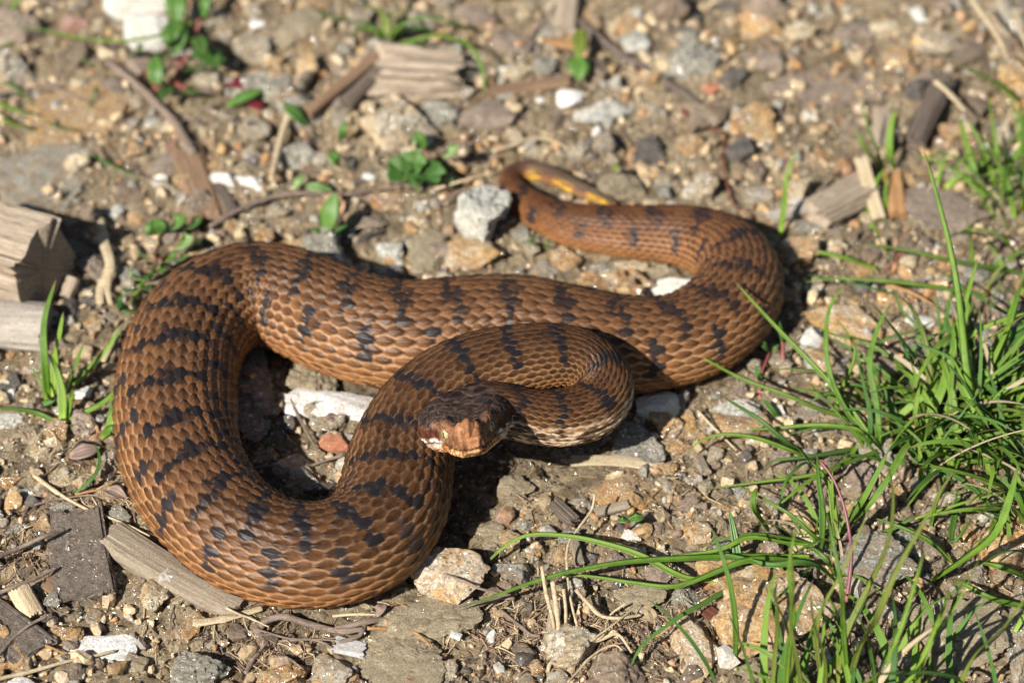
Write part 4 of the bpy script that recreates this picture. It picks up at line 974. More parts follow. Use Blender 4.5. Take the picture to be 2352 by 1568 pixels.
def wood(p0, p1, wdt, thk, mat, name, label, cat, sq=4.0, ragged=.06, groove=.05, nl=44, nc=56, z=None, group=None, seed=0, tilt=0., bend=0., taper=1.0, round_=False):
    """a length of wood between two points (cm), fibres along it, broken ends"""
    p0, p1 = np.array(p0), np.array(p1); L = np.linalg.norm(p1-p0); a = math.atan2(p1[1]-p0[1], p1[0]-p0[0]); el = math.asin((p1[2]-p0[2])/L)
    t_ = np.linspace(0, 1, nl); ph = np.linspace(0, 2*math.pi, nc, endpoint=False)
    cs_, sn_ = np.cos(ph), np.sin(ph)
    yy = np.sign(cs_)*np.abs(cs_)**(2/sq)*wdt/2; zz = np.sign(sn_)*np.abs(sn_)**(2/sq)*thk/2
    g_ = vn(ph*6.2, np.zeros_like(ph), seed=400+seed)[None]*np.ones((nl, 1))+.6*vn(np.repeat((t_*L*.35)[:, None], nc, 1), np.repeat(ph[None]*9, nl, 0), seed=410+seed)+.35*vn(np.repeat((t_*L*2)[:, None], nc, 1), np.repeat(ph[None]*14, nl, 0), seed=411+seed)
    sc_l = (1+groove*g_)*(1+(taper-1)*t_[:, None])
    xr = (t_*L)[:, None]+np.zeros((1, nc))
    e0 = vn(ph*3.3, ph*0, seed=420+seed)*ragged*L*.5+.5*ragged*L*vn(ph*11, ph*0, seed=421+seed)+.35*ragged*L*vn(ph*23, ph*0, seed=422+seed); e1 = vn(ph*3.3, ph*0, seed=430+seed)*ragged*L*.5+.5*ragged*L*vn(ph*11, ph*0, seed=431+seed)+.35*ragged*L*vn(ph*23, ph*0, seed=432+seed)
    xr = xr+e0[None]*(1-t_[:, None])**4+e1[None]*t_[:, None]**4
    V = np.stack([xr-L/2, yy[None]*sc_l+bend*np.sin(math.pi*t_)[:, None], zz[None]*sc_l], -1)
    caps = []
    for end, idx in ((0, 0), (1, nl-1)):
        for lam_ in (.66, .33, .02):
            ring = V[idx].copy(); cc = ring.mean(0); ring = cc+(ring-cc)*lam_
            ring[:, 0] = cc[0]+(V[idx][:, 0]-cc[0])*lam_*.6+(vn(ph*5, ph*0+lam_*9, seed=440+seed+end))*.04*L*ragged*lam_
            caps.append(ring)
    V = np.concatenate([np.array(caps[:3])[::-1], V, np.array(caps[3:])], 0)
    me = mesh_np(name, V.reshape(-1, 3), grid_faces(len(V), nc, True), [M[mat]])
    try: me.set_sharp_from_angle(angle=math.radians(40))
    except Exception: pass
    mid = (p0+p1)/2
    o = link(name, me, loc=mid, rot=(tilt, -el, a)); return tag(o, label, cat, group)
def Q(n, x, y, z=0.):
    u, v = C(n, x, y); p = P(u, v, 0)
    zz = gz(p[0], p[1])+z
    p = P(u, v, zz); return p
def pw(n, pts_, mat, r0, r1, label, cat='twig', name='twig', z=.12, knots=.25, group=None, seed=0, sides=9, zs=None, nseg=34, rough=.14, flat=1.0):
    P3 = [Q(n, x, y, (zs[i] if zs else z)) for i, (x, y) in enumerate(pts_)]
    o = tube(P3, r0, r1, mat, name, n=nseg, sides=sides, knots=knots, seed=seed, rough=rough, flat=flat); return tag(o, label, cat, group)

# ================================================================== WOOD, BARK, STICKS
wood(Q(4, -330, 110, 1.1), Q(4, 300, 290, 1.15), 2.5, 2.3, 'wood_pink', 'wood_block', 'split block of pale pinkish weathered wood at the left edge', 'wood block', sq=5, ragged=.05, groove=.08, seed=1, tilt=.12)
wood(Q(4, -420, 620, .45), Q(4, 325, 690, .45), 1.55, 1.35, 'wood_grey', 'grey_stick', 'smooth silver-grey round stick cut by the left edge', 'stick', sq=2.1, ragged=.05, groove=.03, seed=2)
wood(Q(4, 455, 480, .25), Q(4, 510, 350, .35), .42, .42, 'wood_pink', 'stick_stub', 'short tan stub of a stick between the wood block and the pinkish grey stone', 'stick', sq=2.2, seed=3)
wood(Q(7, 520, 420, .15), Q(7, 590, 985, .12), 1.45, .45, 'bark_mud', 'bark_plate', 'dark grey-brown rough bark plate in the left foreground', 'bark', sq=5, ragged=.09, groove=.08, seed=4, tilt=.06, taper=1.15)
wood(Q(7, 480, 960, .05), Q(7, 330, 860, .05), .6, .25, 'bark_brown', 'bark_chip', 'torn brown corner chip at the lower left of the dark bark plate', 'bark', sq=3, ragged=.15, seed=5)
wood(Q(7, 770, 560, .10), Q(7, 1660, 1060, .05), 1.05, .6, 'drift', 'driftwood_stick', 'mud-coated grey-brown stick running under the front curve of the snake', 'stick', sq=2.8, ragged=.04, groove=.06, seed=6, taper=.85, bend=-.12)
wood(Q(7, -120, 1100, .1), Q(7, 240, 1360, .1), 1.25, .3, 'bark_mud', 'wood_plate', 'flat dark grey weathered plate at the left edge below the broken snail shell', 'wood', sq=5, ragged=.1, groove=.07, seed=7)
wood(Q(1, 1285, 1030, .15), Q(1, 1440, 1510, .12), .95, .4, 'bark_brown', 'bark_strip', 'upright strip of reddish brown bark behind the left body curve', 'bark', sq=3.4, ragged=.12, groove=.1, seed=8)
wood(Q(1, 1480, 1240, .12), Q(1, 1600, 1480, .1), .45, .25, 'bark', 'bark_sliver', 'narrow purple-grey bark sliver beside the reddish brown bark strip', 'bark', sq=3, ragged=.1, seed=9)
wood(Q(2, 270, 490, .5), Q(2, 800, 520, .5), 1.9, 1.2, 'wood_pink', 'wood_chunk', 'pale chunk of split wood with ragged fibres at upper centre', 'wood block', sq=3.2, ragged=.2, groove=.2, seed=10, taper=.85)
wood(Q(2, 210, 920, .25), Q(2, 460, 800, .35), 1.3, .35, 'straw', 'wood_chip', 'pale straw-coloured flat wood chip above the round lobed leaf', 'wood chip', sq=4, ragged=.08, groove=.05, seed=11, tilt=.25)
wood(Q(2, -230, 780, .3), Q(2, 260, 380, .6), .4, .35, 'bark_brown', 'orange_stick', 'orange-brown stick slanting up to the left of the pale wood chunk', 'stick', sq=2.5, ragged=.05, seed=12)
wood(Q(2, 10, 700, .2), Q(2, 330, 330, .35), .9, .4, 'bark', 'wood_board_piece', 'dark weathered wood slat leaning behind the orange-brown stick', 'wood', sq=3.5, ragged=.1, seed=13)
wood(Q(2, 1405, 285, .2), Q(2, 1600, 315, .2), .36, .2, 'twig_orange', 'orange_splinter', 'small bright orange wood splinter near the drooping bud', 'splinter', sq=3, ragged=.05, seed=14)
wood(Q(2, 1560, -60, .3), Q(2, 1540, 215, .3), .7, .4, 'wood_pink', 'upright_chip', 'pale pinkish wood piece at the top edge above the orange splinter', 'wood chip', sq=4, ragged=.1, seed=15)
wood(Q(2, 1010, 640, .15), Q(2, 1560, 560, .2), .55, .25, 'bark_brown', 'bark_lath', 'long thin brown bark lath above the smooth brown stone', 'bark', sq=3, ragged=.08, seed=16)
wood(Q(3, 1590, 990, .35), Q(3, 1800, 560, .5), .75, .7, 'bark', 'charred_stick', 'dark charred stick in the right background', 'stick', sq=2.2, ragged=.05, groove=.05, seed=17)
wood(Q(3, 600, 1500, .25), Q(3, 1040, 1370, .4), .42, .4, 'wood_grey', 'dark_tipped_stick', 'thin grey stick pointing at the tail limb in the right background', 'stick', sq=2.3, ragged=.08, seed=18)
wood(Q(3, 900, 1480, .25), Q(3, 1270, 1290, .35), 1.15, .6, 'wood_pink', 'bark_log', 'pinkish brown split stick behind the thin upright blade', 'stick', sq=3, ragged=.1, groove=.09, seed=19)
wood(Q(3, 1225, 1090, .8), Q(3, 1350, 1500, .25), .42, .12, 'straw', 'splinter', 'cream-white flat wood splinter leaning among the right background grass', 'splinter', sq=5, ragged=.03, seed=20)
wood(Q(3, 1380, 1000, .3), Q(3, 1370, 760, .3), .6, .25, 'wood_pink', 'pink_chip', 'pinkish wood chip behind the small right background grass tuft', 'wood chip', sq=4, seed=21)
wood(Q(3, 1440, 1200, .3), Q(3, 1480, 1480, .2), .55, .35, 'twig_orange', 'brown_chip', 'ribbed orange-brown chip right of the cream-white splinter', 'wood chip', sq=3, ragged=.1, groove=.12, seed=22)
wood(Q(8, 1585, 40, .18), Q(8, 2270, 100, .22), .36, .09, 'straw', 'straw_strip', 'flat pale straw strip lying right of the neck', 'straw', sq=5, ragged=.03, groove=.05, seed=23, bend=.15)
wood(Q(8, 1460, 330, .2), Q(8, 1600, 460, .15), .36, .3, 'bark', 'dark_stub', 'short dark purple-grey twig stub left of the small grey-brown twig', 'twig', sq=2.5, ragged=.12, groove=.15, seed=24)
wood(Q(8, 1745, 395, .22), Q(8, 1975, 340, .24), .3, .26, 'drift', 'grey_stub', 'short grey-brown twig at the lower edge of the golden yellow stone', 'twig', sq=2.4, ragged=.05, seed=25)
wood(Q(9, 160, 1065, .25), Q(9, 500, 1310, .18), .34, .32, 'twig_red', 'red_twig', 'dark glossy red-brown twig between the two speckled rocks at lower right', 'twig', sq=2.4, ragged=.06, groove=.1, seed=26)
wood(Q(8, 1440, 1330, .1), Q(8, 1480, 1010, .25), .3, .2, 'drift', 'dead_culm', 'muddy dead grass base standing in the dry straw bundle', 'dry grass', sq=3, ragged=.1, groove=.15, seed=27)
wood(Q(8, 1600, 580, .1), Q(8, 1640, 740, .1), .26, .12, 'drift', 'mud_sliver', 'muddy wood sliver under the arched grass blade', 'splinter', sq=3, ragged=.1, seed=28)
wood(Q(9, 110, 20, .12), Q(9, 160, 120, .12), .3, .2, 'drift', 'tan_stub', 'tan stub of dead stem left of the crossing right foreground blades', 'splinter', sq=3, ragged=.1, seed=29)
# broken snail shell
wood(Q(7, 130, 920, .35), Q(7, 240, 1110, .1), .62, .42, 'straw', 'shell_fragment', 'broken tan snail shell piece left of the dark bark plate', 'shell', sq=2.0, ragged=.12, groove=.03, seed=30)
wood(Q(8, -30, 1300, .2), Q(8, 150, 1340, .2), .55, .10, 'shell', 'shell_shard', 'silvery shell shard with a point below the long brown root', 'shell', sq=3, ragged=.2, groove=.03, seed=31)
wood(Q(8, 755, 1225, .12), Q(8, 825, 1255, .12), .2, .2, 'shell', 'striped_seed', 'tiny striped silvery shell below the long brown root', 'shell', sq=2, ragged=.02, seed=32)
# twigs and roots
pw(7, [(-60, 1545), (200, 1490), (450, 1420), (620, 1385), (790, 1345)], 'straw', .055, .04, 'thin pale twig crossing the milky quartz flake', z=.28, seed=1)
pw(7, [(-80, 1180), (120, 1250), (330, 1315), (440, 1360), (540, 1400)], 'twig_orange', .06, .025, 'pinkish twig running from the left edge to the milky quartz flake', z=.2, seed=2)
pw(7, [(-60, 970), (120, 895), (260, 840), (385, 775)], 'twig', .06, .045, 'grey-brown twig ending at the dark bark plate, lower of the pair', z=.45, seed=3)
pw(7, [(-60, 720), (150, 630), (300, 560), (445, 512)], 'twig', .07, .05, 'grey-brown twig ending at the dark bark plate, upper of the pair', z=.5, seed=4)
pw(7, [(-40, 1420), (90, 1260), (200, 1170), (320, 1105)], 'twig', .05, .04, 'dark thin stalk leaning over the plate at the left edge', z=.4, seed=5)
pw(7, [(235, 140), (370, 240), (500, 320), (640, 390), (740, 425), (880, 480), (1030, 555)], 'straw', .06, .02, 'wavy pale root winding towards the snake in the left foreground', name='root', cat='root', z=.22, seed=6)
pw(7, [(235, 340), (420, 300), (620, 275), (760, 290), (860, 330)], 'twig', .035, .02, 'thin dark rootlet under the dead leaf', name='root', cat='root', z=.12, seed=7)
pw(7, [(520, 270), (640, 245), (740, 240)], 'twig_orange', .03, .03, 'reddish leaf stalk leading to the dead leaf', name='dry_stalk', cat='stalk', z=.2, seed=8)
pw(7, [(1790, 1180), (1850, 1130), (1960, 1110), (2080, 1145), (2200, 1180), (2349, 1210), (2500, 1195)], 'twig', .10, .075, 'thick curved mauve-brown root just below the snake', name='root', cat='root', z=.2, seed=9)
pw(7, [(1700, 1400), (1790, 1340), (1900, 1290), (2080, 1265), (2200, 1280), (2310, 1340)], 'twig', .06, .03, 'lower looping mauve-brown root near the bottom edge', name='root', cat='root', z=.15, seed=10)
pw(7, [(1760, 1180), (1790, 1260), (1740, 1400), (1690, 1500)], 'twig', .11, .06, 'frayed root end hanging from the loop of roots', name='root', cat='root', z=.12, seed=11, knots=.6)
pw(7, [(1720, 1180), (1860, 1225), (2000, 1260), (2180, 1265), (2349, 1275)], 'twig', .03, .02, 'hair-thin straight rootlet between the two thick roots', name='root', cat='root', z=.28, seed=12)
pw(8, [(-40, 1200), (170, 1145), (330, 1130), (480, 1150), (650, 1150), (780, 1100), (950, 1030), (1080, 985), (1190, 985)], 'twig', .09, .05, 'long brown root arching along the front of the earth clod', name='root', cat='root', z=.25, seed=13)
pw(8, [(-20, 1290), (120, 1240), (170, 1160)], 'twig', .07, .05, 'short side root joining the long brown root at its left end', name='root', cat='root', z=.2, seed=14)
pw(8, [(180, 1190), (330, 1192), (460, 1205), (540, 1240), (610, 1310)], 'twig_orange', .05, .03, 'thin reddish root under the long brown root', name='root', cat='root', z=.3, seed=15)
pw(8, [(1080, 950), (950, 915), (860, 870), (760, 835), (670, 810)], 'twig', .045, .012, 'thin dark rootlet crossing the white and orange stone', name='root', cat='root', z=.75, seed=16)
pw(8, [(340, 1035), (400, 1020), (460, 1045)], 'twig_orange', .022, .012, 'tiny curled orange fibre on the earth clod', name='fibre', cat='fibre', z=.35, seed=17)
pw(8, [(1230, 1450), (1110, 1330), (1200, 1290), (1330, 1300)], 'twig', .04, .02, 'short bent root thread left of the dry straw bundle', name='root', cat='root', z=.1, seed=18)
pw(8, [(1090, 1060), (1200, 1150), (1300, 1230), (1365, 1240)], 'twig', .05, .04, 'frayed twig end pointing at the dry straw bundle', z=.15, seed=19, knots=.5)
pw(7, [(1740, 90), (1880, 75), (2080, 85), (2200, 50), (2360, 0)], 'twig', .05, .04, 'dark twig lying across the shaded hollow inside the front coil', z=.25, seed=20)
pw(1, [(735, 430), (900, 550), (1060, 700), (1200, 840), (1270, 950), (1330, 1060)], 'twig', .13, .16, 'dark brown branch running down from the red-stemmed weed', cat='branch', name='branch', z=.3, seed=21)
pw(1, [(1215, 870), (1290, 820), (1370, 850)], 'twig', .06, .04, 'short forked spur on the dark brown branch', cat='branch', name='branch_spur', z=.35, seed=22)
pw(1, [(-60, 655), (150, 615), (330, 585), (600, 570)], 'twig', .06, .035, 'thin blurred dark stalk across the flat tan slab', z=.4, seed=23)
pw(1, [(-60, 540), (200, 560), (420, 620), (620, 720)], 'twig', .05, .03, 'second thin stalk crossing lower over the flat tan slab', z=.4, seed=24)
pw(1, [(2030, 700), (1950, 900), (1910, 1050), (1870, 1235)], 'straw', .13, .09, 'leaning beige dead stem tapering down at the upper left of centre', cat='stem', name='dry_stalk', z=.4, seed=25)
pw(1, [(2120, 520), (2050, 620), (1990, 720)], 'drift', .2, .22, 'thick beige stem below the pointed crystal stone', cat='stem', name='dry_stalk', z=.3, seed=26)
pw(1, [(1440, 1560), (1650, 1440), (1900, 1350), (2100, 1330), (2349, 1340), (2560, 1310), (2760, 1280)], 'twig', .08, .05, 'long mauve-brown dead stem lying behind the left half of the snake', cat='stem', name='dry_stalk', z=.25, seed=27)
pw(1, [(620, 960), (720, 1100), (850, 1160), (1010, 1230), (1150, 1250)], 'twig', .035, .025, 'dark arched thread of grass on the left behind the creamy stone', cat='twig', z=.3, seed=28)
pw(2, [(240, 640), (330, 640), (420, 700), (480, 740)], 'straw', .10, .08, 'bent cream straw over the pale wood chip', cat='straw', name='straw', z=.4, seed=29, flat=.5)
pw(2, [(470, 740), (465, 850), (450, 990)], 'straw', .10, .05, 'cream straw hanging down the edge of the pale wood chip', cat='straw', name='straw', z=.35, seed=30, flat=.5)
pw(2, [(1040, 1040), (1180, 1000), (1280, 960), (1420, 960), (1560, 1020)], 'straw', .06, .03, 'fine cream straw above the tail curl', cat='straw', name='straw', z=.3, seed=31)
pw(2, [(1310, 240), (1460, 60), (1480, -80)], 'twig', .09, .06, 'grey twig at the top edge left of the upright pale wood', z=.3, seed=32)
pw(2, [(1640, 150), (1900, 360), (2100, 480), (2349, 640), (2500, 760)], 'bark', .16, .12, 'long dark stick running down to the right at the upper right of centre', cat='stick', name='stick', z=.12, seed=33)
pw(2, [(870, 1300), (700, 1380), (640, 1420)], 'twig', .05, .04, 'dull twig leaning on the large blue-white stone', z=.3, seed=34)
pw(2, [(650, 1300), (850, 1240), (1050, 1190)], 'straw', .05, .03, 'thin tan stalk between the lobed leaf and the tail', cat='straw', name='straw', z=.4, seed=35)
pw(3, [(1990, 0), (2080, 130), (2180, 280), (2230, 400)], 'straw', .09, .05, 'blurred dry stem leaning at the top right corner', cat='straw', name='straw', z=1.8, seed=36)
pw(3, [(2290, 60), (2330, 220), (2400, 420)], 'straw', .08, .05, 'second dry stem at the top right edge', cat='straw', name='straw', z=1.8, seed=37)
pw(3, [(1740, 560), (1830, 640), (1940, 760)], 'straw', .11, .07, 'bent cream straw above the charred stick', cat='straw', name='straw', z=.9, seed=38, flat=.5)
pw(3, [(1600, 240), (1700, 310), (1850, 340)], 'straw', .08, .05, 'short cream straw at the upper right under the shining pebble', cat='straw', name='straw', z=.3, seed=39)
pw(3, [(300, 920), (280, 1100), (310, 1280), (370, 1420), (480, 1500)], 'twig_red', .05, .03, 'dark red seedling stem in the hollow behind the right bend', cat='stem', name='red_seedling', z=.25, seed=40, knots=.6)
pw(3, [(480, 190), (640, 340), (700, 400)], 'twig', .07, .05, 'short dark twig in the blurred upper right', z=.2, seed=41)
pw(3, [(0, 760), (120, 850), (280, 920)], 'twig_red', .09, .05, 'dark reddish twig left of the blue-black slate', z=.2, seed=42)
pw(6, [(105, 1260), (190, 1350), (280, 1440), (370, 1530)], 'straw', .045, .025, 'pale straw needle right of the neck bend', cat='straw', name='straw', z=.25, seed=43)
pw(6, [(1400, 390), (1560, 440), (1720, 530), (1880, 670)], 'twig_orange', .05, .03, 'orange-red dying grass stalk behind the tall blades', cat='stem', name='grass_stalk', z=.5, seed=44)
pw(6, [(1500, 180), (1380, 320)], 'stem_red', .05, .03, 'short dull red stalk below the sideways blade', cat='stem', name='red_seedling', z=.3, seed=45)
# dry straw bundle in the middle foreground
pw(8, [(1745, 270), (1720, 380), (1640, 490), (1560, 620), (1555, 800), (1580, 1000), (1640, 1220), (1700, 1275), (1800, 1240), (1850, 1100), (1960, 1020)], 'straw', .035, .03, 'long curling dry straw, tallest of the dry bundle', cat='straw', name='straw', zs=[1.2, 1.1, .9, .6, .5, .45, .3, .3, .35, .4, .5], seed=46, nseg=60)
pw(8, [(1380, 765), (1410, 950), (1450, 1100), (1465, 1190)], 'straw', .05, .05, 'straight cut straw standing left in the dry bundle', cat='straw', name='straw', zs=[1.2, .8, .4, .2], seed=47)
pw(8, [(1455, 870), (1480, 1050), (1500, 1250), (1490, 1400)], 'straw', .07, .06, 'thick dry culm in the middle of the dry bundle', cat='straw', name='straw', zs=[.9, .6, .3, .15], seed=48)
pw(8, [(1530, 920), (1545, 1100), (1530, 1300), (1470, 1440), (1420, 1490)], 'straw', .05, .04, 'dry culm bending to the knot of the dry bundle', cat='straw', name='straw', zs=[.8, .5, .3, .2, .1], seed=49)
pw(8, [(1615, 925), (1700, 1020), (1780, 1100), (1900, 1120), (2060, 1100)], 'straw', .055, .04, 'folded straw right of the dry bundle', cat='straw', name='straw', zs=[.7, .5, .4, .4, .35], seed=50)
pw(8, [(1650, 1300), (1780, 1270), (1900, 1230), (2000, 1355)], 'straw', .05, .035, 'kinked straw ending in a spike right of the dry bundle', cat='straw', name='straw', z=.3, seed=51)
pw(8, [(1560, 1560), (1640, 1470), (1700, 1400), (1800, 1330), (1900, 1310), (1960, 1420), (1950, 1600)], 'straw', .03, .02, 'thin arched straw looping to the bottom edge', cat='straw', name='straw', z=.4, seed=52)
pw(8, [(1600, 1400), (1700, 1290), (1850, 1180), (2040, 1030)], 'straw', .03, .02, 'fine straight straw crossing the kinked one', cat='straw', name='straw', z=.45, seed=53)
pw(8, [(1380, 1215), (1430, 1215)], 'straw', .03, .02, 'tiny straw stub at the left of the dry bundle', cat='straw', name='straw', z=.3, seed=54)
pw(8, [(1420, 1490), (1440, 1430), (1490, 1440), (1530, 1445)], 'straw', .06, .04, 'knotted pale root at the foot of the dry bundle', cat='root', name='root', z=.15, seed=55, knots=.5)
pw(7, [(1330, 1150), (1450, 1140), (1560, 1120), (1650, 1095), (1800, 1050)], 'straw', .14, .10, 'shiny flattened straw husk touching the front curve of the snake', cat='straw', name='straw_husk', z=.15, seed=56, flat=.35)
pw(7, [(1560, 1050), (1640, 1090), (1720, 1120), (1850, 1180)], 'straw', .035, .02, 'fine straw fibre crossing the husk', cat='straw', name='straw', z=.3, seed=57)
pw(8, [(-60, 1105), (80, 1095), (240, 1095)], 'straw', .045, .03, 'thin cream straw under the front curve of the snake', cat='straw', name='straw', z=.15, seed=58)
pw(4, [(680, -60), (720, 100), (760, 260), (700, 400), (690, 520)], 'straw', .18, .13, 'brown dry leaf strap hanging left of the snake, main length', cat='dry leaf', name='leaf_strap', z=.35, seed=59, flat=.3, nseg=40)
pw(4, [(765, 260), (740, 400), (760, 520)], 'straw', .12, .08, 'forked lower end of the dry leaf strap', cat='dry leaf', name='leaf_strap', z=.3, seed=60, flat=.3)
pw(4, [(550, -120), (620, -20), (680, 40)], 'twig_orange', .22, .14, 'orange-brown dry leaf piece at the top of the strap', cat='dry leaf', name='leaf_strap', z=.3, seed=61, flat=.3)
pw(4, [(710, 920), (760, 820), (830, 640)], 'straw', .08, .05, 'bleached dry stalk leaning against the snake on the left', cat='straw', name='straw', z=.4, seed=62, flat=.5)
pw(4, [(2000, 1180), (2050, 1290), (2120, 1420), (2200, 1560)], 'twig', .05, .03, 'thin brown stalk bending in front of the brick-red stone', cat='twig', z=.3, seed=63)
pw(4, [(240, 1500), (300, 1390), (370, 1420), (390, 1500), (340, 1580)], 'straw', .03, .02, 'curled tan tendril below the short grass tuft', cat='fibre', name='tendril', z=.3, seed=64)
#SPLIT4
# ================================================================== GRASS AND PLANTS
def attach(o, par):
    o.parent = par; o.location = (-par.location[0], -par.location[1], -par.location[2]); return o
def arc_z(npt, z0, zt, droop=0.):
    t_ = np.linspace(0, 1, npt); return list(z0+(zt-z0)*(t_**.8)+droop*np.sin(math.pi*t_))
def bl(par, n, pts_, width, zt, mat='grass', droop=0., z0=.08, name='blade', prof='grass', fold=.22, zs=None, twist=0., nseg=20):
    """a blade read off the photograph, listed from foot to tip"""
    zs = zs or arc_z(len(pts_), z0, zt, droop)
    base = C(n, *pts_[0]); pb = P(*base, 0); g0 = gz(pb[0], pb[1])
    P3 = [P(*C(n, x, y), max(g0+z, gz(*P(*C(n, x, y), z)[:2])+.05)) for (x, y), z in zip(pts_, zs)]
    o = ribbon(P3, width*(1.25 if prof == 'grass' else 1), mat, name, n=nseg, prof=prof, fold=fold, twist=twist)
    return attach(o, par)
PB = []
for i in range(14):
    L_ = 1.0; th = math.radians(rnd.uniform(48, 80)); end = math.radians(rnd.uniform(-35, 45)); x_, y_, z_ = 0, 0, 0; pts3 = [(0, 0, 0)]; yawd = rnd.uniform(-.5, .5)
    for s_ in range(6):
        a_ = th+(end-th)*((s_+1)/6)**1.3; yw = yawd*(s_/6)
        x_ += math.cos(a_)*math.cos(yw)/6; y_ += math.cos(a_)*math.sin(yw)/6; z_ += math.sin(a_)/6; pts3.append((x_, y_, z_))
    PB.append({mt: ribbon(pts3, .045*rnd.uniform(.8, 1.15), mt, n=16, parent=False, twist=rnd.uniform(-.8, .8)) for mt in ('grass', 'grass_dark', 'grass_yellow', 'grass_dry')})
def rand_blades(par, n, cx, cy, spread, lo, hi, az0=0., azs=math.pi, wscale=(1.1, 1.85), mats=((6, 'grass'), (3, 'grass_dark'), (1.8, 'grass_yellow'), (1.0, 'grass_dry'))):
    for i in range(n):
        L_ = rnd.uniform(lo, hi); mt = rnd.choices([m_[1] for m_ in mats], [m_[0] for m_ in mats])[0]
        x_ = cx+rnd.gauss(0, spread); y_ = cy+rnd.gauss(0, spread)
        me_ = PB[rnd.randrange(14)][mt]
        o = bpy.data.objects.new('blade', me_); COL.objects.link(o); o.parent = par
        o.location = Vector((x_, y_, gz(x_, y_)-.05))-par.location
        w_ = L_*rnd.uniform(*wscale)/max(1, L_/3.6)
        o.rotation_euler = (rnd.uniform(-.15, .15), rnd.uniform(-.25, .2), az0+rnd.uniform(-azs, azs)); o.scale = (L_, max(w_, L_*.5), L_)
def tuft(n, x, y, label, group=None):
    p = P(*C(n, x, y)); return thing('grass_tuft', label, 'grass tuft', (p[0], p[1], gz(p[0], p[1])), group)
# --- the big tuft on the right
t = tuft(6, 1700, 1500, 'largest dense bright green grass tuft, at the right of the snake')
bl(t, 6, [(1400, 1568), (1320, 1480), (1150, 1250), (1000, 1060), (850, 900), (600, 640), (335, 345)], .21, 2.6)
bl(t, 6, [(1450, 1520), (1150, 1330), (900, 1240), (700, 1150), (450, 1060), (250, 960), (0, 810)], .19, 1.6, droop=.7)
bl(t, 6, [(1330, 1568), (1200, 1380), (1080, 1180), (1010, 1000), (985, 800), (1010, 560), (1125, 365)], .19, 3.6)
bl(t, 6, [(1350, 1568), (1345, 1400), (1320, 1150), (1285, 930), (1340, 700), (1435, 505)], .22, 3.4)
bl(t, 6, [(2020, 1400), (2000, 1200), (1950, 900), (1900, 450), (1840, 120), (1750, -230), (1650, -570)], .24, 6.5, mat='grass')
bl(t, 6, [(1640, 1360), (1760, 1150), (1850, 900), (1890, 700), (1950, 500), (2038, 185)], .22, 4.2)
bl(t, 6, [(1600, 1300), (1628, 1150), (1605, 1040), (1540, 1010), (1475, 1070)], .12, .9, droop=.6)
bl(t, 6, [(850, 1568), (700, 1470), (560, 1350), (430, 1260), (280, 1168)], .20, 1.0, mat='grass_dark', droop=.4)
bl(t, 6, [(1600, 1568), (1400, 1450), (1150, 1380), (900, 1360), (600, 1385), (330, 1388)], .20, .4, droop=.9)
bl(t, 6, [(900, 1600), (750, 1540), (500, 1450), (280, 1425), (120, 1470), (30, 1568)], .20, .2, droop=.8)
bl(t, 6, [(1450, 1300), (1350, 1150), (1200, 1085), (1050, 1085), (870, 1142)], .17, .7, mat='grass_dark', droop=.8)
bl(t, 6, [(1300, 1350), (1150, 1230), (950, 1150), (720, 1095)], .17, .9, droop=.5)
bl(t, 6, [(1700, 1200), (1600, 1050), (1450, 920), (1300, 810), (1050, 740), (900, 680)], .18, 1.2, droop=.8)
bl(t, 6, [(1630, 1180), (1750, 960), (1960, 760), (2150, 660), (2420, 570)], .27, 2.4, droop=.5)
bl(t, 6, [(1810, 850), (1775, 700), (1740, 440)], .13, 1.8, mat='grass_dark')
bl(t, 6, [(1700, 1000), (1790, 720), (1865, 380)], .16, 2.0, mat='grass_dark')
bl(t, 6, [(1200, 1000), (1360, 790), (1600, 710), (1730, 640)], .12, .7, mat='grass_dark', droop=.3)
bl(t, 6, [(1100, 1300), (1060, 1200), (1180, 900), (1165, 740)], .15, 2.0)
bl(t, 6, [(1650, 1450), (1750, 1200), (1880, 860), (1960, 560), (1975, 430)], .26, 3.4, mat='grass')
bl(t, 6, [(1480, 1280), (1485, 1150), (1475, 1045)], .13, 1.0, mat='grass_dark')
bl(t, 6, [(1640, 1500), (1600, 1300), (1620, 1100), (1560, 900)], .15, 2.4)
bl(t, 6, [(1700, 1500), (2000, 1180), (2349, 930)], .22, 2.2)
bl(t, 6, [(1700, 1260), (1900, 1180), (2100, 1170), (2349, 1260)], .22, .8, droop=1.0)
bl(t, 6, [(1650, 1568), (1900, 1480), (2100, 1430), (2349, 1380)], .24, 1.2, droop=.5)
bl(t, 6, [(2260, 1300), (2310, 1200), (2300, 1050), (2210, 910)], .18, 2.2)
bl(t, 6, [(1700, 1450), (1850, 1420), (2100, 1340), (2349, 1320)], .2, 1.1, droop=.5)
bl(t, 6, [(1400, 1568), (1500, 1420), (1610, 1290)], .26, 1.8)
bl(t, 6, [(2130, 960), (2230, 820), (2400, 650)], .75, 2.2, mat='grass_dark', prof='leaf')
bl(t, 6, [(1260, 1560), (1290, 1300), (1200, 900)], .15, 2.1, mat='grass_dark')
bl(t, 9, [(1230, -100), (1100, 60), (880, 140), (500, 190), (150, 236)], .15, .5, droop=.5)
bl(t, 9, [(1500, -80), (1180, 40), (900, 160), (680, 330), (560, 430)], .16, .5, droop=1.0)
bl(t, 9, [(900, 40), (800, 80), (700, 200), (680, 340)], .12, .3, mat='grass_dark', droop=.5)
bl(t, 9, [(1300, -60), (900, 10), (640, 40), (530, 100)], .18, .3, droop=.8, mat='grass_dark')
bl(t, 9, [(1500, -100), (1650, 60), (1800, 150), (1900, 200)], .3, .5, mat='grass_dark', droop=.5)
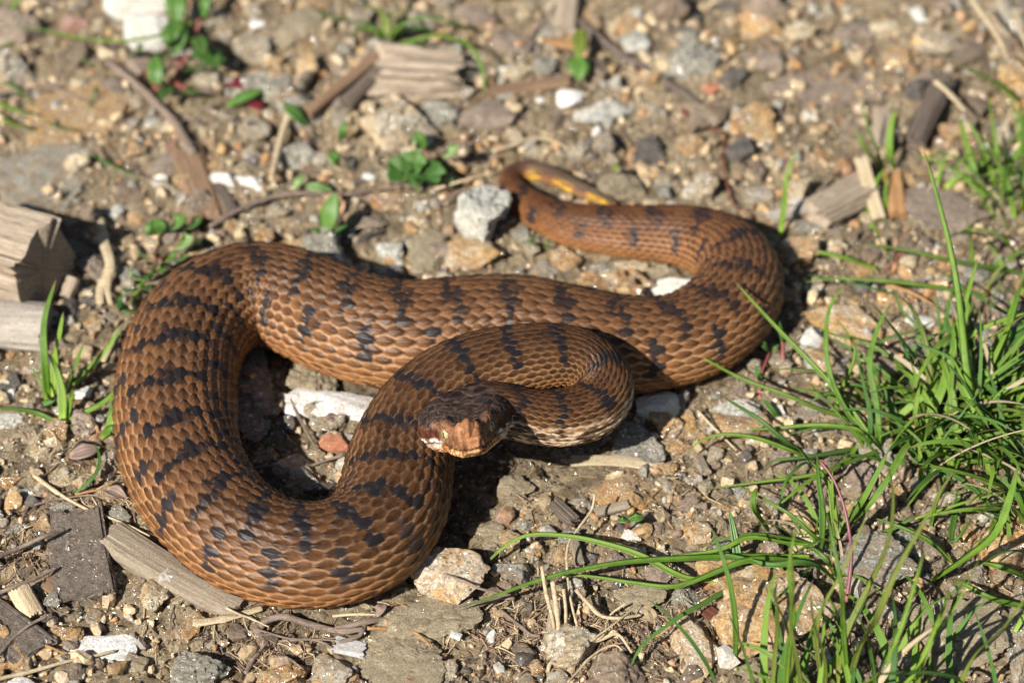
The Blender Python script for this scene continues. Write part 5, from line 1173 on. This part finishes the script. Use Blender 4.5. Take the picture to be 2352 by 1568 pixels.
bl(t, 9, [(1560, -60), (1900, 40), (2349, 40)], .25, .6, droop=.5)
bl(t, 9, [(1640, 170), (1640, 60), (1620, -100)], .18, 1.4)
tp = P(*C(6, 1750, 1470)); tq = P(*C(6, 1900, 1400)); tr_ = P(*C(9, 2150, 60)); ts_ = P(*C(6, 1450, 1330))
rand_blades(t, 62, tp[0], tp[1], .75, 1.6, 4.2)
rand_blades(t, 52, tq[0], tq[1], .9, 2.0, 5.0)
rand_blades(t, 52, tr_[0], tr_[1], 1.0, 1.8, 4.6)
rand_blades(t, 26, ts_[0], ts_[1], .7, 1.2, 3.0)
# --- sideways blades above it
t = tuft(6, 1950, 430, 'loose grass with long sideways blades right of the body bend')
bl(t, 6, [(2420, 330), (1900, 240), (1500, 150), (1200, 108)], .20, .8, droop=.8)
bl(t, 6, [(2100, 470), (1850, 430), (1400, 370), (1000, 355), (765, 392)], .20, .3, droop=.9)
bl(t, 6, [(1330, 285), (1100, 210), (900, 160), (755, 78)], .24, .3, droop=.5)
bl(t, 6, [(1500, 470), (1300, 420), (1000, 345), (830, 325)], .12, .3, droop=.4, mat='grass_dark')
bl(t, 6, [(2420, 720), (2250, 610), (2050, 490), (1730, 270)], .18, 1.3, droop=.5, mat='grass_dark')
bl(t, 6, [(1430, 220), (1350, 80), (1290, -80)], .15, 1.6)
bl(t, 6, [(2000, 300), (1980, 100), (1950, -80)], .14, 2.0)
bl(t, 6, [(2100, 300), (2300, 180), (2420, 140)], .2, .8)
bl(t, 6, [(2349, 500), (2250, 440), (2170, 375)], .12, .7, mat='grass_dark')
bl(t, 6, [(1600, 820), (1620, 700), (1500, 560), (1450, 420)], .13, 1.0, mat='grass_dark')
rand_blades(t, 8, *P(*C(6, 2100, 480))[:2], .8, 1.2, 2.6)
# --- lower right tuft with the lying blades
t = tuft(9, 960, 700, 'grass tuft with long blades lying towards the left across the foreground')
bl(t, 8, [(2620, 870), (2349, 840), (2050, 690), (1800, 610), (1550, 560), (1280, 555), (1100, 650), (945, 800)], .24, .25, zs=[.3, .6, .9, 1.0, 1.0, .9, .5, .15], nseg=32)
bl(t, 8, [(3220, 700), (2800, 700), (2349, 715), (2000, 735), (1700, 780), (1400, 850), (1000, 990), (780, 1062)], .23, .3, zs=[.2, .6, .9, 1.0, 1.0, .9, .6, .35], nseg=32)
bl(t, 8, [(2900, 680), (2600, 800), (2300, 905), (2000, 880), (1700, 835), (1400, 820)], .2, .3, zs=[.3, .5, .6, .6, .5, .3], nseg=26)
bl(t, 8, [(2750, 870), (2500, 1020), (2349, 1100), (2080, 1300), (1975, 1485)], .16, .3, zs=[.3, .6, .7, .5, .15], mat='grass_dark', nseg=26)
bl(t, 9, [(900, 620), (700, 605), (450, 570), (200, 665), (-480, 745)], .17, .3, zs=[.2, .6, .9, .8, .3])
bl(t, 9, [(1000, 640), (700, 570), (450, 545), (200, 600), (90, 655)], .13, .3, droop=.8)
bl(t, 9, [(1040, 650), (900, 560), (750, 420), (600, 330), (360, 198)], .15, 1.2, droop=.4)
bl(t, 9, [(950, 660), (960, 400), (930, 150), (925, -20)], .20, 3.0, mat='grass_dark')
bl(t, 9, [(1050, 560), (1030, 350), (1030, 90)], .12, 2.4)
bl(t, 9, [(600, 545), (500, 400), (485, 300), (510, 220)], .27, 1.4, droop=.3)
bl(t, 9, [(1070, 580), (1250, 300), (1420, -40)], .24, 2.8)
bl(t, 9, [(1100, 540), (1300, 330), (1560, -60)], .24, 2.6, mat='grass')
bl(t, 9, [(1060, 600), (1040, 420), (1000, 200), (850, 20), (780, -60)], .22, 3.0, mat='grass')
bl(t, 9, [(1040, 830), (1000, 740), (900, 650), (820, 640)], .2, .5, droop=.5)
bl(t, 9, [(1050, 870), (930, 770), (800, 740), (600, 760), (300, 690), (0, 665)], .25, .4, droop=.9, mat='grass_dark')
bl(t, 9, [(880, 770), (700, 940), (560, 1080)], .12, .8, mat='grass_dark', droop=.4)
bl(t, 9, [(870, 750), (600, 720), (400, 740), (200, 820), (-60, 930)], .26, .6, zs=[.3, .8, .9, .8, .6])
bl(t, 9, [(780, 560), (940, 560), (960, 640)], .12, .4, mat='grass_dry')
bl(t, 9, [(760, 670), (830, 600), (960, 620)], .3, .3, mat='grass_dry', prof='leaf')
bl(t, 9, [(640, 760), (420, 850), (330, 880)], .18, .3, mat='grass')
bl(t, 9, [(1240, 540), (1330, 560), (1500, 480), (1600, 420)], .2, .6, mat='grass_dark')
bl(t, 9, [(1850, 740), (1700, 600), (1500, 500), (1310, 430)], .22, .9, mat='grass', droop=.3)
rand_blades(t, 14, *P(*C(9, 980, 660))[:2], .45, 1.0, 2.6)
# --- right-edge blades
t = tuft(9, 2250, 900, 'wide-bladed grass at the lower right edge')
bl(t, 9, [(1700, 880), (1950, 720), (2150, 550), (2250, 300), (2310, 60)], .34, 4.2)
bl(t, 9, [(2420, 1060), (2150, 1000), (1950, 900), (1840, 850)], .28, .5, droop=.4)
bl(t, 9, [(2420, 880), (2200, 780), (2000, 730)], .3, .6, droop=.5)
bl(t, 9, [(2349, 390), (2100, 370), (1850, 390), (1600, 440)], .2, .6, droop=.6)
bl(t, 9, [(1900, 260), (1850, 600), (2000, 420)], .2, .9, mat='grass_dark')
bl(t, 9, [(2140, 770), (2160, 580), (2310, 510)], .14, .8, mat='grass_dark')
bl(t, 9, [(1600, 440), (1900, 340), (2220, 250)], .13, 1.2)
bl(t, 9, [(1700, 510), (1750, 300), (1860, 120)], .14, 2.2)
rand_blades(t, 22, *P(*C(9, 2380, 500))[:2], .8, 1.6, 3.8, az0=math.pi, azs=1.6)
# --- blurred foreground blades rising in front
t = tuft(9, 1150, 1700, 'out-of-focus grass rising from the bottom edge at the right')
for pts_, w_, zt, mt in [([(1100, 1800), (1200, 1350), (1340, 1100), (1500, 750), (1700, 400), (1860, 110)], .20, 8.5, 'grass_yellow'),
        ([(1060, 1700), (1100, 1300), (1280, 900), (1380, 680), (1440, 450), (1440, 200), (1390, 0)], .15, 7.0, 'grass_yellow'),
        ([(1180, 1800), (1120, 1400), (1100, 1100), (1090, 900), (1000, 450), (930, 250)], .16, 6.5, 'grass'),
        ([(700, 1800), (720, 1400), (760, 1100), (730, 800), (790, 430)], .17, 6.0, 'grass'),
        ([(760, 1850), (740, 1300), (640, 1000), (650, 850)], .13, 5.0, 'grass_yellow'),
        ([(600, 1800), (640, 1300), (650, 1050), (600, 900)], .12, 4.5, 'grass_yellow'),
        ([(850, 1850), (800, 1500), (740, 1150), (760, 900), (740, 600)], .13, 5.8, 'grass_yellow'),
        ([(1300, 1800), (1600, 1150), (1850, 950), (2000, 800)], .16, 5.2, 'grass'),
        ([(1200, 1800), (1500, 1380), (1800, 1140), (1830, 1090)], .22, 4.6, 'grass_dry'),
        ([(1250, 1850), (1600, 1500), (1750, 1150), (1850, 900)], .18, 5.0, 'grass'),
        ([(1000, 1800), (920, 1200), (1100, 800), (1300, 340)], .14, 6.2, 'grass_yellow'),
        ([(1800, 1850), (2000, 1400), (2200, 1200), (2420, 900)], .16, 5.0, 'grass_yellow'),
        ([(1600, 1850), (1650, 1400), (1900, 1000), (2050, 700)], .15, 5.4, 'grass'),
        ([(900, 1800), (1200, 1600), (1350, 1500), (1500, 1200), (1680, 600)], .17, 6.5, 'grass'),
        ([(950, 1800), (980, 1450), (900, 1150), (880, 950)], .12, 4.4, 'grass_yellow'),
        ([(1350, 1800), (1280, 1300), (1180, 1050)], .15, 4.0, 'grass_dark'),
        ([(2100, 1800), (1950, 1580), (1700, 1500), (1300, 1510)], .22, 3.0, 'grass_dark')]:
    bl(t, 9, pts_, w_, zt, mat=mt)
rand_blades(t, 16, *P(*C(9, 900, 1750))[:2], .9, 2.0, 4.0, az0=math.pi/2, azs=1.3)
rand_blades(t, 16, *P(*C(9, 1600, 1800))[:2], 1.3, 2.0, 4.5, az0=math.pi/2, azs=1.3)
# --- short tuft on the left
t = tuft(4, 430, 1330, 'short fresh grass tuft at the left between the grey stick and the snake')
for pts_, w_, zt in [([(330, 1180), (310, 950), (305, 650), (387, 350)], .24, 3.0), ([(360, 1160), (385, 900), (410, 750), (437, 575)], .25, 2.4),
        ([(450, 1140), (520, 960), (580, 785)], .20, 1.8), ([(510, 1090), (660, 930), (760, 810), (835, 670)], .24, 1.6),
        ([(432, 1335), (425, 1130), (380, 960), (328, 860)], .27, 1.6), ([(440, 1345), (600, 1270), (720, 1200), (800, 1110), (820, 1030)], .24, .9),
        ([(400, 1345), (250, 1280), (100, 1250), (-60, 1240)], .22, .5), ([(460, 1310), (490, 1180), (500, 1105)], .22, 1.0),
        ([(600, 1200), (540, 1240), (450, 1290)], .15, .4), ([(320, 1200), (290, 1080), (210, 950)], .12, .8), ([(620, 1350), (560, 1360), (470, 1365)], .18, .3), ([(420, 1100), (425, 960)], .1, 1.2)]:
    bl(t, 4, pts_, w_, zt, mat='grass')
bl(t, 4, [(350, 1240), (300, 1200), (380, 1190)], .3, .5, mat='grass_dark', prof='leaf')
t = tuft(7, 520, 265, 'single dark arched blade at the left edge of the snake')
bl(t, 7, [(515, 268), (600, 200), (670, 110), (685, 10), (650, -80)], .13, .6, mat='grass_dark', droop=.2)
t = tuft(4, 740, 1450, 'tiny curled green sprout touching the left flank of the snake')
bl(t, 4, [(760, 1380), (770, 1250), (775, 1150)], .2, .8); bl(t, 4, [(700, 1450), (770, 1390), (825, 1430)], .3, .3, prof='leaf'); bl(t, 4, [(740, 1400), (770, 1320), (760, 1250)], .26, .5, prof='leaf')
# --- small background tufts
t = tuft(3, 1450, 1210, 'small green grass tuft with five blades in the right background')
for pts_, w_, zt in [([(1340, 1150), (1250, 1020), (1180, 880)], .2, 1.2), ([(1400, 1180), (1300, 950), (1220, 700)], .14, 2.0), ([(1460, 1200), (1420, 1050), (1430, 900), (1465, 740)], .28, 1.8), ([(1240, 1430), (1300, 1300), (1400, 1150)], .2, .9), ([(1300, 1568), (1280, 1400), (1350, 1250)], .16, .9), ([(1380, 1568), (1395, 1350), (1400, 1180)], .15, 1.0)]:
    bl(t, 3, pts_, w_, zt)
t = tuft(3, 680, 1568, 'single thin upright blade behind the right bend of the snake')
bl(t, 3, [(670, 1620), (700, 1400), (715, 1220), (800, 1015)], .17, 2.4)
t = tuft(3, 2250, 1000, 'tall blurred grass tuft at the right edge of the background')
for pts_, w_, zt, mt in [([(2349, 740), (2150, 580), (2000, 500), (1895, 440)], .3, 2.0, 'grass'), ([(2060, 1350), (1980, 1100), (1900, 800)], .26, 1.6, 'grass'), ([(2140, 1270), (2080, 1050), (1940, 790)], .2, 1.8, 'grass'),
        ([(1815, 1295), (1950, 1180), (2150, 1100)], .3, .8, 'grass'), ([(1830, 1300), (2000, 1230), (2100, 1200)], .2, .4, 'grass'), ([(2280, 1500), (2230, 1250), (2130, 1050), (2080, 900)], .22, 2.4, 'grass'),
        ([(2349, 1300), (2349, 1000), (2320, 700)], .25, 3.0, 'grass'), ([(2200, 1300), (2140, 900), (2100, 640)], .16, 2.6, 'grass'), ([(2100, 640), (2150, 480), (2180, 380)], .13, 3.4, 'grass_dry'),
        ([(2240, 1100), (2210, 950), (2250, 780)], .14, 1.5, 'grass_dry'), ([(2349, 460), (2290, 390)], .2, 2.5, 'grass'), ([(1750, 1290), (1770, 1180), (1810, 1060)], .14, .9, 'grass')]:
    bl(t, 3, pts_, w_, zt, mat=mt)
rand_blades(t, 26, *P(*C(3, 2330, 1150))[:2], .9, 1.6, 4.0)
rand_blades(t, 14, *P(*C(3, 2330, 1550))[:2], .7, 1.6, 3.6)
t = tuft(1, -20, 800, 'blurred grass blades entering at the left edge of the background')
for pts_, w_, zt, mt in [([(-60, 540), (80, 590), (160, 660), (240, 750)], .14, .3, 'grass_dark'), ([(-60, 700), (100, 760), (290, 805)], .22, .4, 'grass'), ([(-60, 760), (60, 850), (180, 885), (280, 880)], .26, .3, 'grass_yellow'), ([(300, 830), (440, 890), (600, 890)], .09, .3, 'grass_dark')]:
    bl(t, 1, pts_, w_, zt, mat=mt, droop=.4)
t = tuft(1, 30, 80, 'bright blurred blades in the top left corner')
for pts_, w_, zt in [([(-30, 160), (80, 60), (170, -40)], .35, 1.2), ([(-60, 90), (10, 30), (40, -40)], .3, 1.0), ([(-40, 330), (40, 310), (90, 290)], .25, .4)]: bl(t, 1, pts_, w_, zt)
t = tuft(1, 1240, 200, 'long thin arched blade crossing the white block at upper left')
bl(t, 1, [(1330, 150), (1150, 235), (850, 290), (500, 260), (250, 200), (20, 180)], .16, .5, zs=[.4, .9, 1.2, 1.1, .9, .6], nseg=30)
t = tuft(1, 1010, 1240, 'short curved green blade behind the left body curve')
bl(t, 1, [(620, 1060), (750, 1130), (900, 1200), (1010, 1245)], .11, .3, droop=.3, mat='grass_dark')
bl(t, 1, [(660, 540), (650, 650), (600, 770)], .11, .3, droop=.3, mat='grass_dark')
t = tuft(2, 330, 300, 'grass tuft with drooping arched blades at the top of the picture')
for pts_, w_, zt, mt, dr in [([(320, 300), (420, 180), (600, 125), (800, 170), (960, 200)], .2, .3, 'grass', .9), ([(330, 330), (600, 255), (800, 280), (920, 360), (970, 500), (990, 690)], .2, .1, 'grass', .9), ([(330, 340), (480, 310), (640, 290)], .3, .4, 'grass_dark', .4), ([(300, 280), (300, 150), (240, 40)], .4, 1.0, 'grass_yellow', 0), ([(340, 260), (480, 200), (640, 210)], .25, .5, 'grass', .3), ([(-230, 60), (-50, 125), (180, 150)], .12, .6, 'grass_dark', .3), ([(300, 300), (200, 200), (60, 180)], .25, .3, 'grass', .3)]:
    bl(t, 2, pts_, w_, zt, mat=mt, droop=dr)
rand_blades(t, 10, *P(*C(2, 300, 260))[:2], .35, .9, 1.8)

# --- leafy plants
def leafp(par, n, p0, p1, width, mat='leaf', z0=.2, z1=.6, fold=.12, droop=.1, name='leaf'):
    q0, q1 = np.array(p0, float), np.array(p1, float); mid = (q0+q1)/2
    return bl(par, n, [tuple(q0), tuple(mid), tuple(q1)], width, z1, mat=mat, z0=z0, zs=[z0, (z0+z1)/2+droop, z1], name=name, prof='leaf', fold=fold, nseg=16)
def stemp(par, n, pts_, r, mat='stem_red', zs=None):
    P3 = [Q(n, x, y, z) for (x, y), z in zip(pts_, zs)]
    return attach(tube(P3, r, r*.8, mat, 'stem', n=14, sides=7, rough=.06), par)
def plant(n, x, y, label, name='seedling', cat='plant'):
    p = P(*C(n, x, y)); return thing(name, label, cat, (p[0], p[1], gz(p[0], p[1])))
t = plant(4, 1150, 330, 'small leafy weed with many rounded leaves against the left body curve', 'leafy_weed', 'weed')
for (a_, b_, w_, m_) in [((1180, 10), (1270, -90), .8, 'leaf'), ((1230, 130), (1330, 60), 1.05, 'leaf_pale'), ((1090, 40), (1060, -60), .9, 'leaf'), ((1290, 0), (1390, -60), .8, 'leaf'), ((1020, 190), (950, 180), .8, 'leaf_pale'),
        ((1150, 240), (1210, 170), .6, 'leaf'), ((980, 350), (900, 330), 1.0, 'leaf_pale'), ((1000, 330), (1060, 310), .7, 'leaf'), ((900, 420), (860, 450), .6, 'leaf_pale'), ((930, 480), (950, 430), .5, 'leaf'),
        ((900, 560), (800, 520), 1.2, 'leaf'), ((1080, 290), (1140, 300), .6, 'leaf'), ((1060, 240), (1010, 260), .5, 'leaf'), ((1220, 230), (1290, 190), .7, 'leaf'), ((1000, 400), (1040, 430), .5, 'leaf'), ((1320, 130), (1380, 90), .6, 'leaf')]:
    leafp(t, 4, a_, b_, w_*.82, m_, z0=.35, z1=.75)
stemp(t, 4, [(900, 560), (960, 400), (1100, 280), (1230, 130), (1280, 0)], .045, 'grass', [.1, .25, .35, .4, .5])
stemp(t, 4, [(1000, 270), (1080, 220), (1150, 190)], .03, 'stem_red', [.3, .4, .4])
t = plant(1, 2220, 1600, 'spear-leaved seedling standing just behind the left half of the snake')
stemp(t, 1, [(2232, 1660), (2236, 1600)], .05, 'stem_red', [.05, .4])
leafp(t, 1, (2236, 1615), (2312, 1322), .62, 'leaf', .4, 1.5); leafp(t, 1, (2240, 1625), (2395, 1545), .28, 'leaf', .35, .8); leafp(t, 1, (2230, 1625), (2140, 1560), .24, 'leaf', .35, .6)
t = plant(1, 2120, 880, 'small dark green single leaf above the dead stem at upper left of centre')
leafp(t, 1, (2115, 870), (1955, 712), .5, 'leaf', .3, .8); stemp(t, 1, [(2090, 1150), (2110, 1000), (2110, 870)], .03, 'stem_red', [.1, .3, .4])
t = plant(2, -20, 1130, 'pair of small upright green leaves left of the bean-shaped white pebble')
leafp(t, 2, (-10, 1150), (-70, 1040), .5, 'leaf', .3, .7); leafp(t, 2, (0, 960), (30, 830), .3, 'leaf', .3, .9)
t = plant(2, -120, 1270, 'flat dusty green leaf above the long mauve-brown dead stem')
leafp(t, 2, (-70, 1310), (-260, 1270), .5, 'leaf_pale', .3, .4); leafp(t, 2, (-330, 1300), (-260, 1200), .3, 'leaf_pale', .2, .4)
t = plant(1, 1180, 620, 'red-stemmed weed with broad green leaves right of the white block', 'leafy_weed', 'weed')
for (a_, b_, w_, m_) in [((1220, 350), (1200, 130), .9, 'leaf'), ((1220, 150), (1210, -80), .75, 'leaf'), ((1075, 600), (1075, 375), .55, 'leaf'), ((1180, 600), (1100, 690), .5, 'leaf'), ((1390, 330), (1500, 470), 1.0, 'leaf'), ((1370, 250), (1400, 380), .6, 'leaf'),
        ((1250, 490), (1440, 455), .28, 'leaf'), ((1230, 630), (1380, 640), .3, 'leaf'), ((1100, 400), (1240, 360), .3, 'leaf'), ((900, 400), (990, 300), .5, 'leaf'), ((1400, 120), (1430, -60), .4, 'leaf'), ((640, 460), (550, 380), .4, 'leaf_pale'), ((1480, 480), (1550, 400), .5, 'leaf'), ((1400, 720), (1440, 660), .2, 'leaf')]:
    leafp(t, 1, a_, b_, w_, m_, z0=.35, z1=1.0)
for pts_ in [[(1080, 620), (1130, 500), (1240, 420)], [(1180, 590), (1230, 480), (1290, 380)], [(1200, 570), (1290, 620), (1330, 640)], [(1300, 320), (1350, 240), (1370, 130)], [(960, 420), (1010, 500), (1080, 620)]]:
    stemp(t, 1, pts_, .07, 'stem_red', [.15, .4, .7])
t = plant(1, 1640, 590, 'dark crimson oval leaf lying in the upper left', 'red_leaf', 'leaf')
leafp(t, 1, (1560, 560), (1770, 610), .62, 'leaf_red', .25, .4)
t = plant(1, 1770, 730, 'smaller crimson leaf under the green blade-like leaf in the upper left', 'red_leaf', 'leaf')
leafp(t, 1, (1720, 710), (1820, 750), .5, 'leaf_red', .2, .3)
t = plant(1, 1700, 680, 'slanting green leaf between the two crimson leaves')
leafp(t, 1, (1560, 730), (1820, 610), .5, 'leaf', .3, .6)
t = plant(2, 1625, 500, 'drooping half-brown bud leaf with a green tip at upper centre', 'bud_leaf', 'leaf')
leafp(t, 2, (1650, 200), (1630, 420), .5, 'grass_yellow', .9, .6); leafp(t, 2, (1630, 390), (1640, 560), .75, 'leaf', .6, .3)
t = plant(2, 1880, 1220, 'tiny yellow-green shoot beside the tail tip')
leafp(t, 2, (1840, 1310), (1880, 1200), .28, 'leaf_pale', .1, .6); leafp(t, 2, (1870, 1200), (1905, 1120), .26, 'grass_yellow', .6, .9)
t = plant(8, 1960, 500, 'sprout with two rounded leaves below the golden yellow stone')
stemp(t, 8, [(1955, 515), (1975, 455)], .04, 'stem_red', [.1, .5]); leafp(t, 8, (1975, 440), (1905, 445), .35, 'leaf', .55, .6); leafp(t, 8, (1975, 440), (2085, 420), .4, 'leaf', .55, .6)
t = plant(6, 595, 860, 'pink-stemmed seedling with two narrow leaves at the right bend of the snake')
stemp(t, 6, [(540, 1000), (595, 865)], .04, 'stem_red', [.1, .5]); leafp(t, 6, (595, 865), (515, 735), .2, 'leaf', .5, .9); leafp(t, 6, (595, 865), (665, 800), .14, 'leaf', .5, .8)
t = plant(6, 690, 900, 'dark crimson seedling stem right of the pink-stemmed one')
stemp(t, 6, [(705, 1000), (690, 880), (685, 780)], .05, 'stem_red', [.05, .4, .8]); leafp(t, 6, (685, 790), (665, 640), .12, 'leaf', .8, 1.2)
t = plant(6, 530, 1100, 'seedling with one upright green leaf near the right bend of the snake')
stemp(t, 6, [(530, 1170), (540, 1050)], .04, 'stem_red', [.05, .3]); leafp(t, 6, (535, 1060), (505, 945), .2, 'leaf', .3, .7)
t = plant(6, 610, 1250, 'isolated slanting green leaf right of the blue-grey topped stone')
leafp(t, 6, (680, 1335), (550, 1175), .22, 'leaf', .1, .5)
t = plant(9, 360, 700, 'short upright broad green leaf left of the lying grass tuft')
bl(t, 9, [(385, 820), (370, 650), (345, 500), (320, 375)], .26, 1.3, mat='leaf')
t = plant(9, 1130, 1020, 'purple-red stalk, pale at its foot, standing among the right foreground grass', 'purple_stalk', 'stalk')
P3 = [P(*C(9, x, y), z) for x, y, z in [(1120, 1020, .1), (1142, 900, .5), (1162, 700, 1.1), (1150, 550, 1.6), (1110, 350, 2.1), (1040, 170, 2.5), (940, 30, 2.8)]]
attach(tube(P3, .058, .03, 'stem_purple', 'stalk', n=30, sides=8, rough=.05, knots=.12), t)
t = plant(5, 1300, 100, 'scrap of low green moss between the blue-white stone and the tail limb', 'moss_sprig')
for a_, b_ in [((1290, 90), (1330, 120)), ((1400, 120), (1440, 140)), ((1340, 70), (1300, 60)), ((1450, 100), (1400, 90))]: leafp(t, 5, a_, b_, .22, 'leaf', .2, .3)
t = plant(7, 860, 290, 'curled pinkish brown dead leaf at the left of the front curve', 'dead_leaf', 'leaf')
leafp(t, 7, (735, 235), (872, 300), .55, 'leaf_dead', .3, .35, fold=.3)
t = plant(7, 560, 0, 'curled grey dead leaf below the short grass tuft', 'dead_leaf', 'leaf')
leafp(t, 4, (480, 1568), (690, 1510), .7, 'leaf_dead', .1, .2, fold=.15)
t = plant(8, 260, 1070, 'withered yellow-brown leaf scrap in front of the snake', 'dead_leaf', 'leaf')
leafp(t, 8, (250, 1110), (300, 1020), .3, 'leaf_dead', .2, .4, fold=.4); leafp(t, 8, (130, 1020), (220, 1060), .18, 'grass_dry', .2, .3)
t = plant(4, 1900, 1510, 'tiny sprout beside the brick-red stone')
leafp(t, 4, (1880, 1500), (1950, 1510), .25, 'leaf', .2, .4); leafp(t, 4, (1830, 1540), (1850, 1440), .16, 'leaf', .1, .6)
t = plant(5, 60, 900, 'small green blade lying on the white quartz slab')
bl(t, 4, [(2070, 1280), (2130, 1220), (2190, 1185)], .09, .5, mat='grass_dark')
# --- round lobed leaf plant
def lobed(par, n, x, y, rad_, nl, tilt, z):
    c_ = P(*C(n, x, y), z); nr, na = 9, 90; V = [c_]; al, ac = [0.], [0.]
    for i in range(1, nr+1):
        for j_ in range(na):
            a_ = 2*math.pi*j_/na; gap = .5*math.exp(-((((a_-math.pi*1.5+math.pi) % (2*math.pi))-math.pi)/.16)**2)
            lob = 1+.09*math.cos(a_*nl)+.035*math.cos(a_*nl*4); r_ = rad_*i/nr*lob*(1-.8*gap)
            zz = .16*rad_*abs(math.sin(a_*nl/2))*(i/nr)+.22*rad_*(i/nr)**2
            V.append(c_+np.array([r_*math.cos(a_), r_*math.sin(a_)*math.cos(tilt)-zz*math.sin(tilt), zz*math.cos(tilt)+r_*math.sin(a_)*math.sin(tilt)])); al.append(.3+.5*i/nr); ac.append(math.cos(a_*nl))
    F3 = [(0, 1+j_, 1+(j_+1) % na) for j_ in range(na)]; F4_ = grid_faces(nr, na, True)+1
    me = mesh_np('leaf', np.array(V), [F4_, np.array(F3)], [M['leaf']], extra={'along': np.array(al), 'across': np.array(ac)})
    o = link('leaf', me); attach(o, par)
    md = o.modifiers.new('thickness', 'SOLIDIFY'); md.thickness = .02
t = plant(2, 500, 1290, 'plant with a round lobed bright green leaf above the large blue-white stone', 'lobed_leaf_plant')
lobed(t, 2, 440, 1190, .58, 5, .25, .7); lobed(t, 2, 575, 1215, .62, 7, .0, .9); lobed(t, 2, 490, 1130, .42, 5, .3, 1.1); leafp(t, 2, (560, 1030), (520, 900), .5, 'leaf', .3, .8); leafp(t, 2, (700, 1090), (810, 1000), .5, 'leaf_pale', .5, .9); leafp(t, 2, (740, 1280), (755, 1200), .2, 'leaf_pale', .2, .4)
stemp(t, 2, [(720, 1330), (640, 1100), (560, 1030)], .03, 'stem_red', [.1, .4, .5]); stemp(t, 2, [(520, 1330), (500, 1220)], .04, 'leaf', [.1, .8])

# --- fine dead fibres and root threads lying about: nobody could count them
def fibres(n, seed):
    r = np.random.default_rng(seed); VV, FF, CCl = [], [], []; off = 0; ns = 7
    cen = [P(*C(8, 1500, 1300)), P(*C(8, 1150, 1250)), P(*C(7, 740, 330)), P(*C(7, 1700, 1350)), P(*C(9, 60, 1000)), P(*C(8, 1850, 1200)), P(*C(7, 100, 700))]
    for i in range(n):
        if i % 5 < 2: c_ = cen[r.integers(len(cen))]; x, y = c_[0]+r.normal()*.9, c_[1]+r.normal()*.7
        else: x, y = r.uniform(-18, 18), r.uniform(-13, 19)
        L_ = r.uniform(.3, 1.5); a_ = r.uniform(0, 6.28); k_ = r.normal()*1.3; w_ = r.uniform(.009, .022)
        xs, ys = [x], [y]
        for s_ in range(ns-1): a_ += k_/ns+r.normal()*.15; xs.append(xs[-1]+math.cos(a_)*L_/ns); ys.append(ys[-1]+math.sin(a_)*L_/ns)
        xs, ys = np.array(xs), np.array(ys); z = ground_z(xs, ys)+.03+.12*r.random()*np.sin(np.linspace(0, math.pi, ns))
        c_ = np.stack([xs, ys, z], 1); px = np.stack([-(np.gradient(ys)), np.gradient(xs), 0*xs], 1); px /= np.linalg.norm(px, axis=1)[:, None]+1e-9
        ring = np.stack([c_+px*w_, c_+[0, 0, w_], c_-px*w_, c_-[0, 0, w_]], 1).reshape(-1, 3)
        VV.append(ring); FF.append(grid_faces(ns, 4, True)+off); off += len(ring)
        cc = [(.42, .33, .2), (.22, .15, .1), (.12, .08, .06), (.3, .2, .12)][r.integers(4)]; CCl.append(np.repeat([cc], len(ring), 0)*r.uniform(.7, 1.2))
    o = link('dead_fibres', mesh_np('dead_fibres', np.vstack(VV), np.vstack(FF), [M['litter']], colors=np.vstack(CCl))); o['kind'] = 'stuff'; o['label'] = 'fine dead root threads and plant fibres strewn over the earth'
fibres(3200, 5)
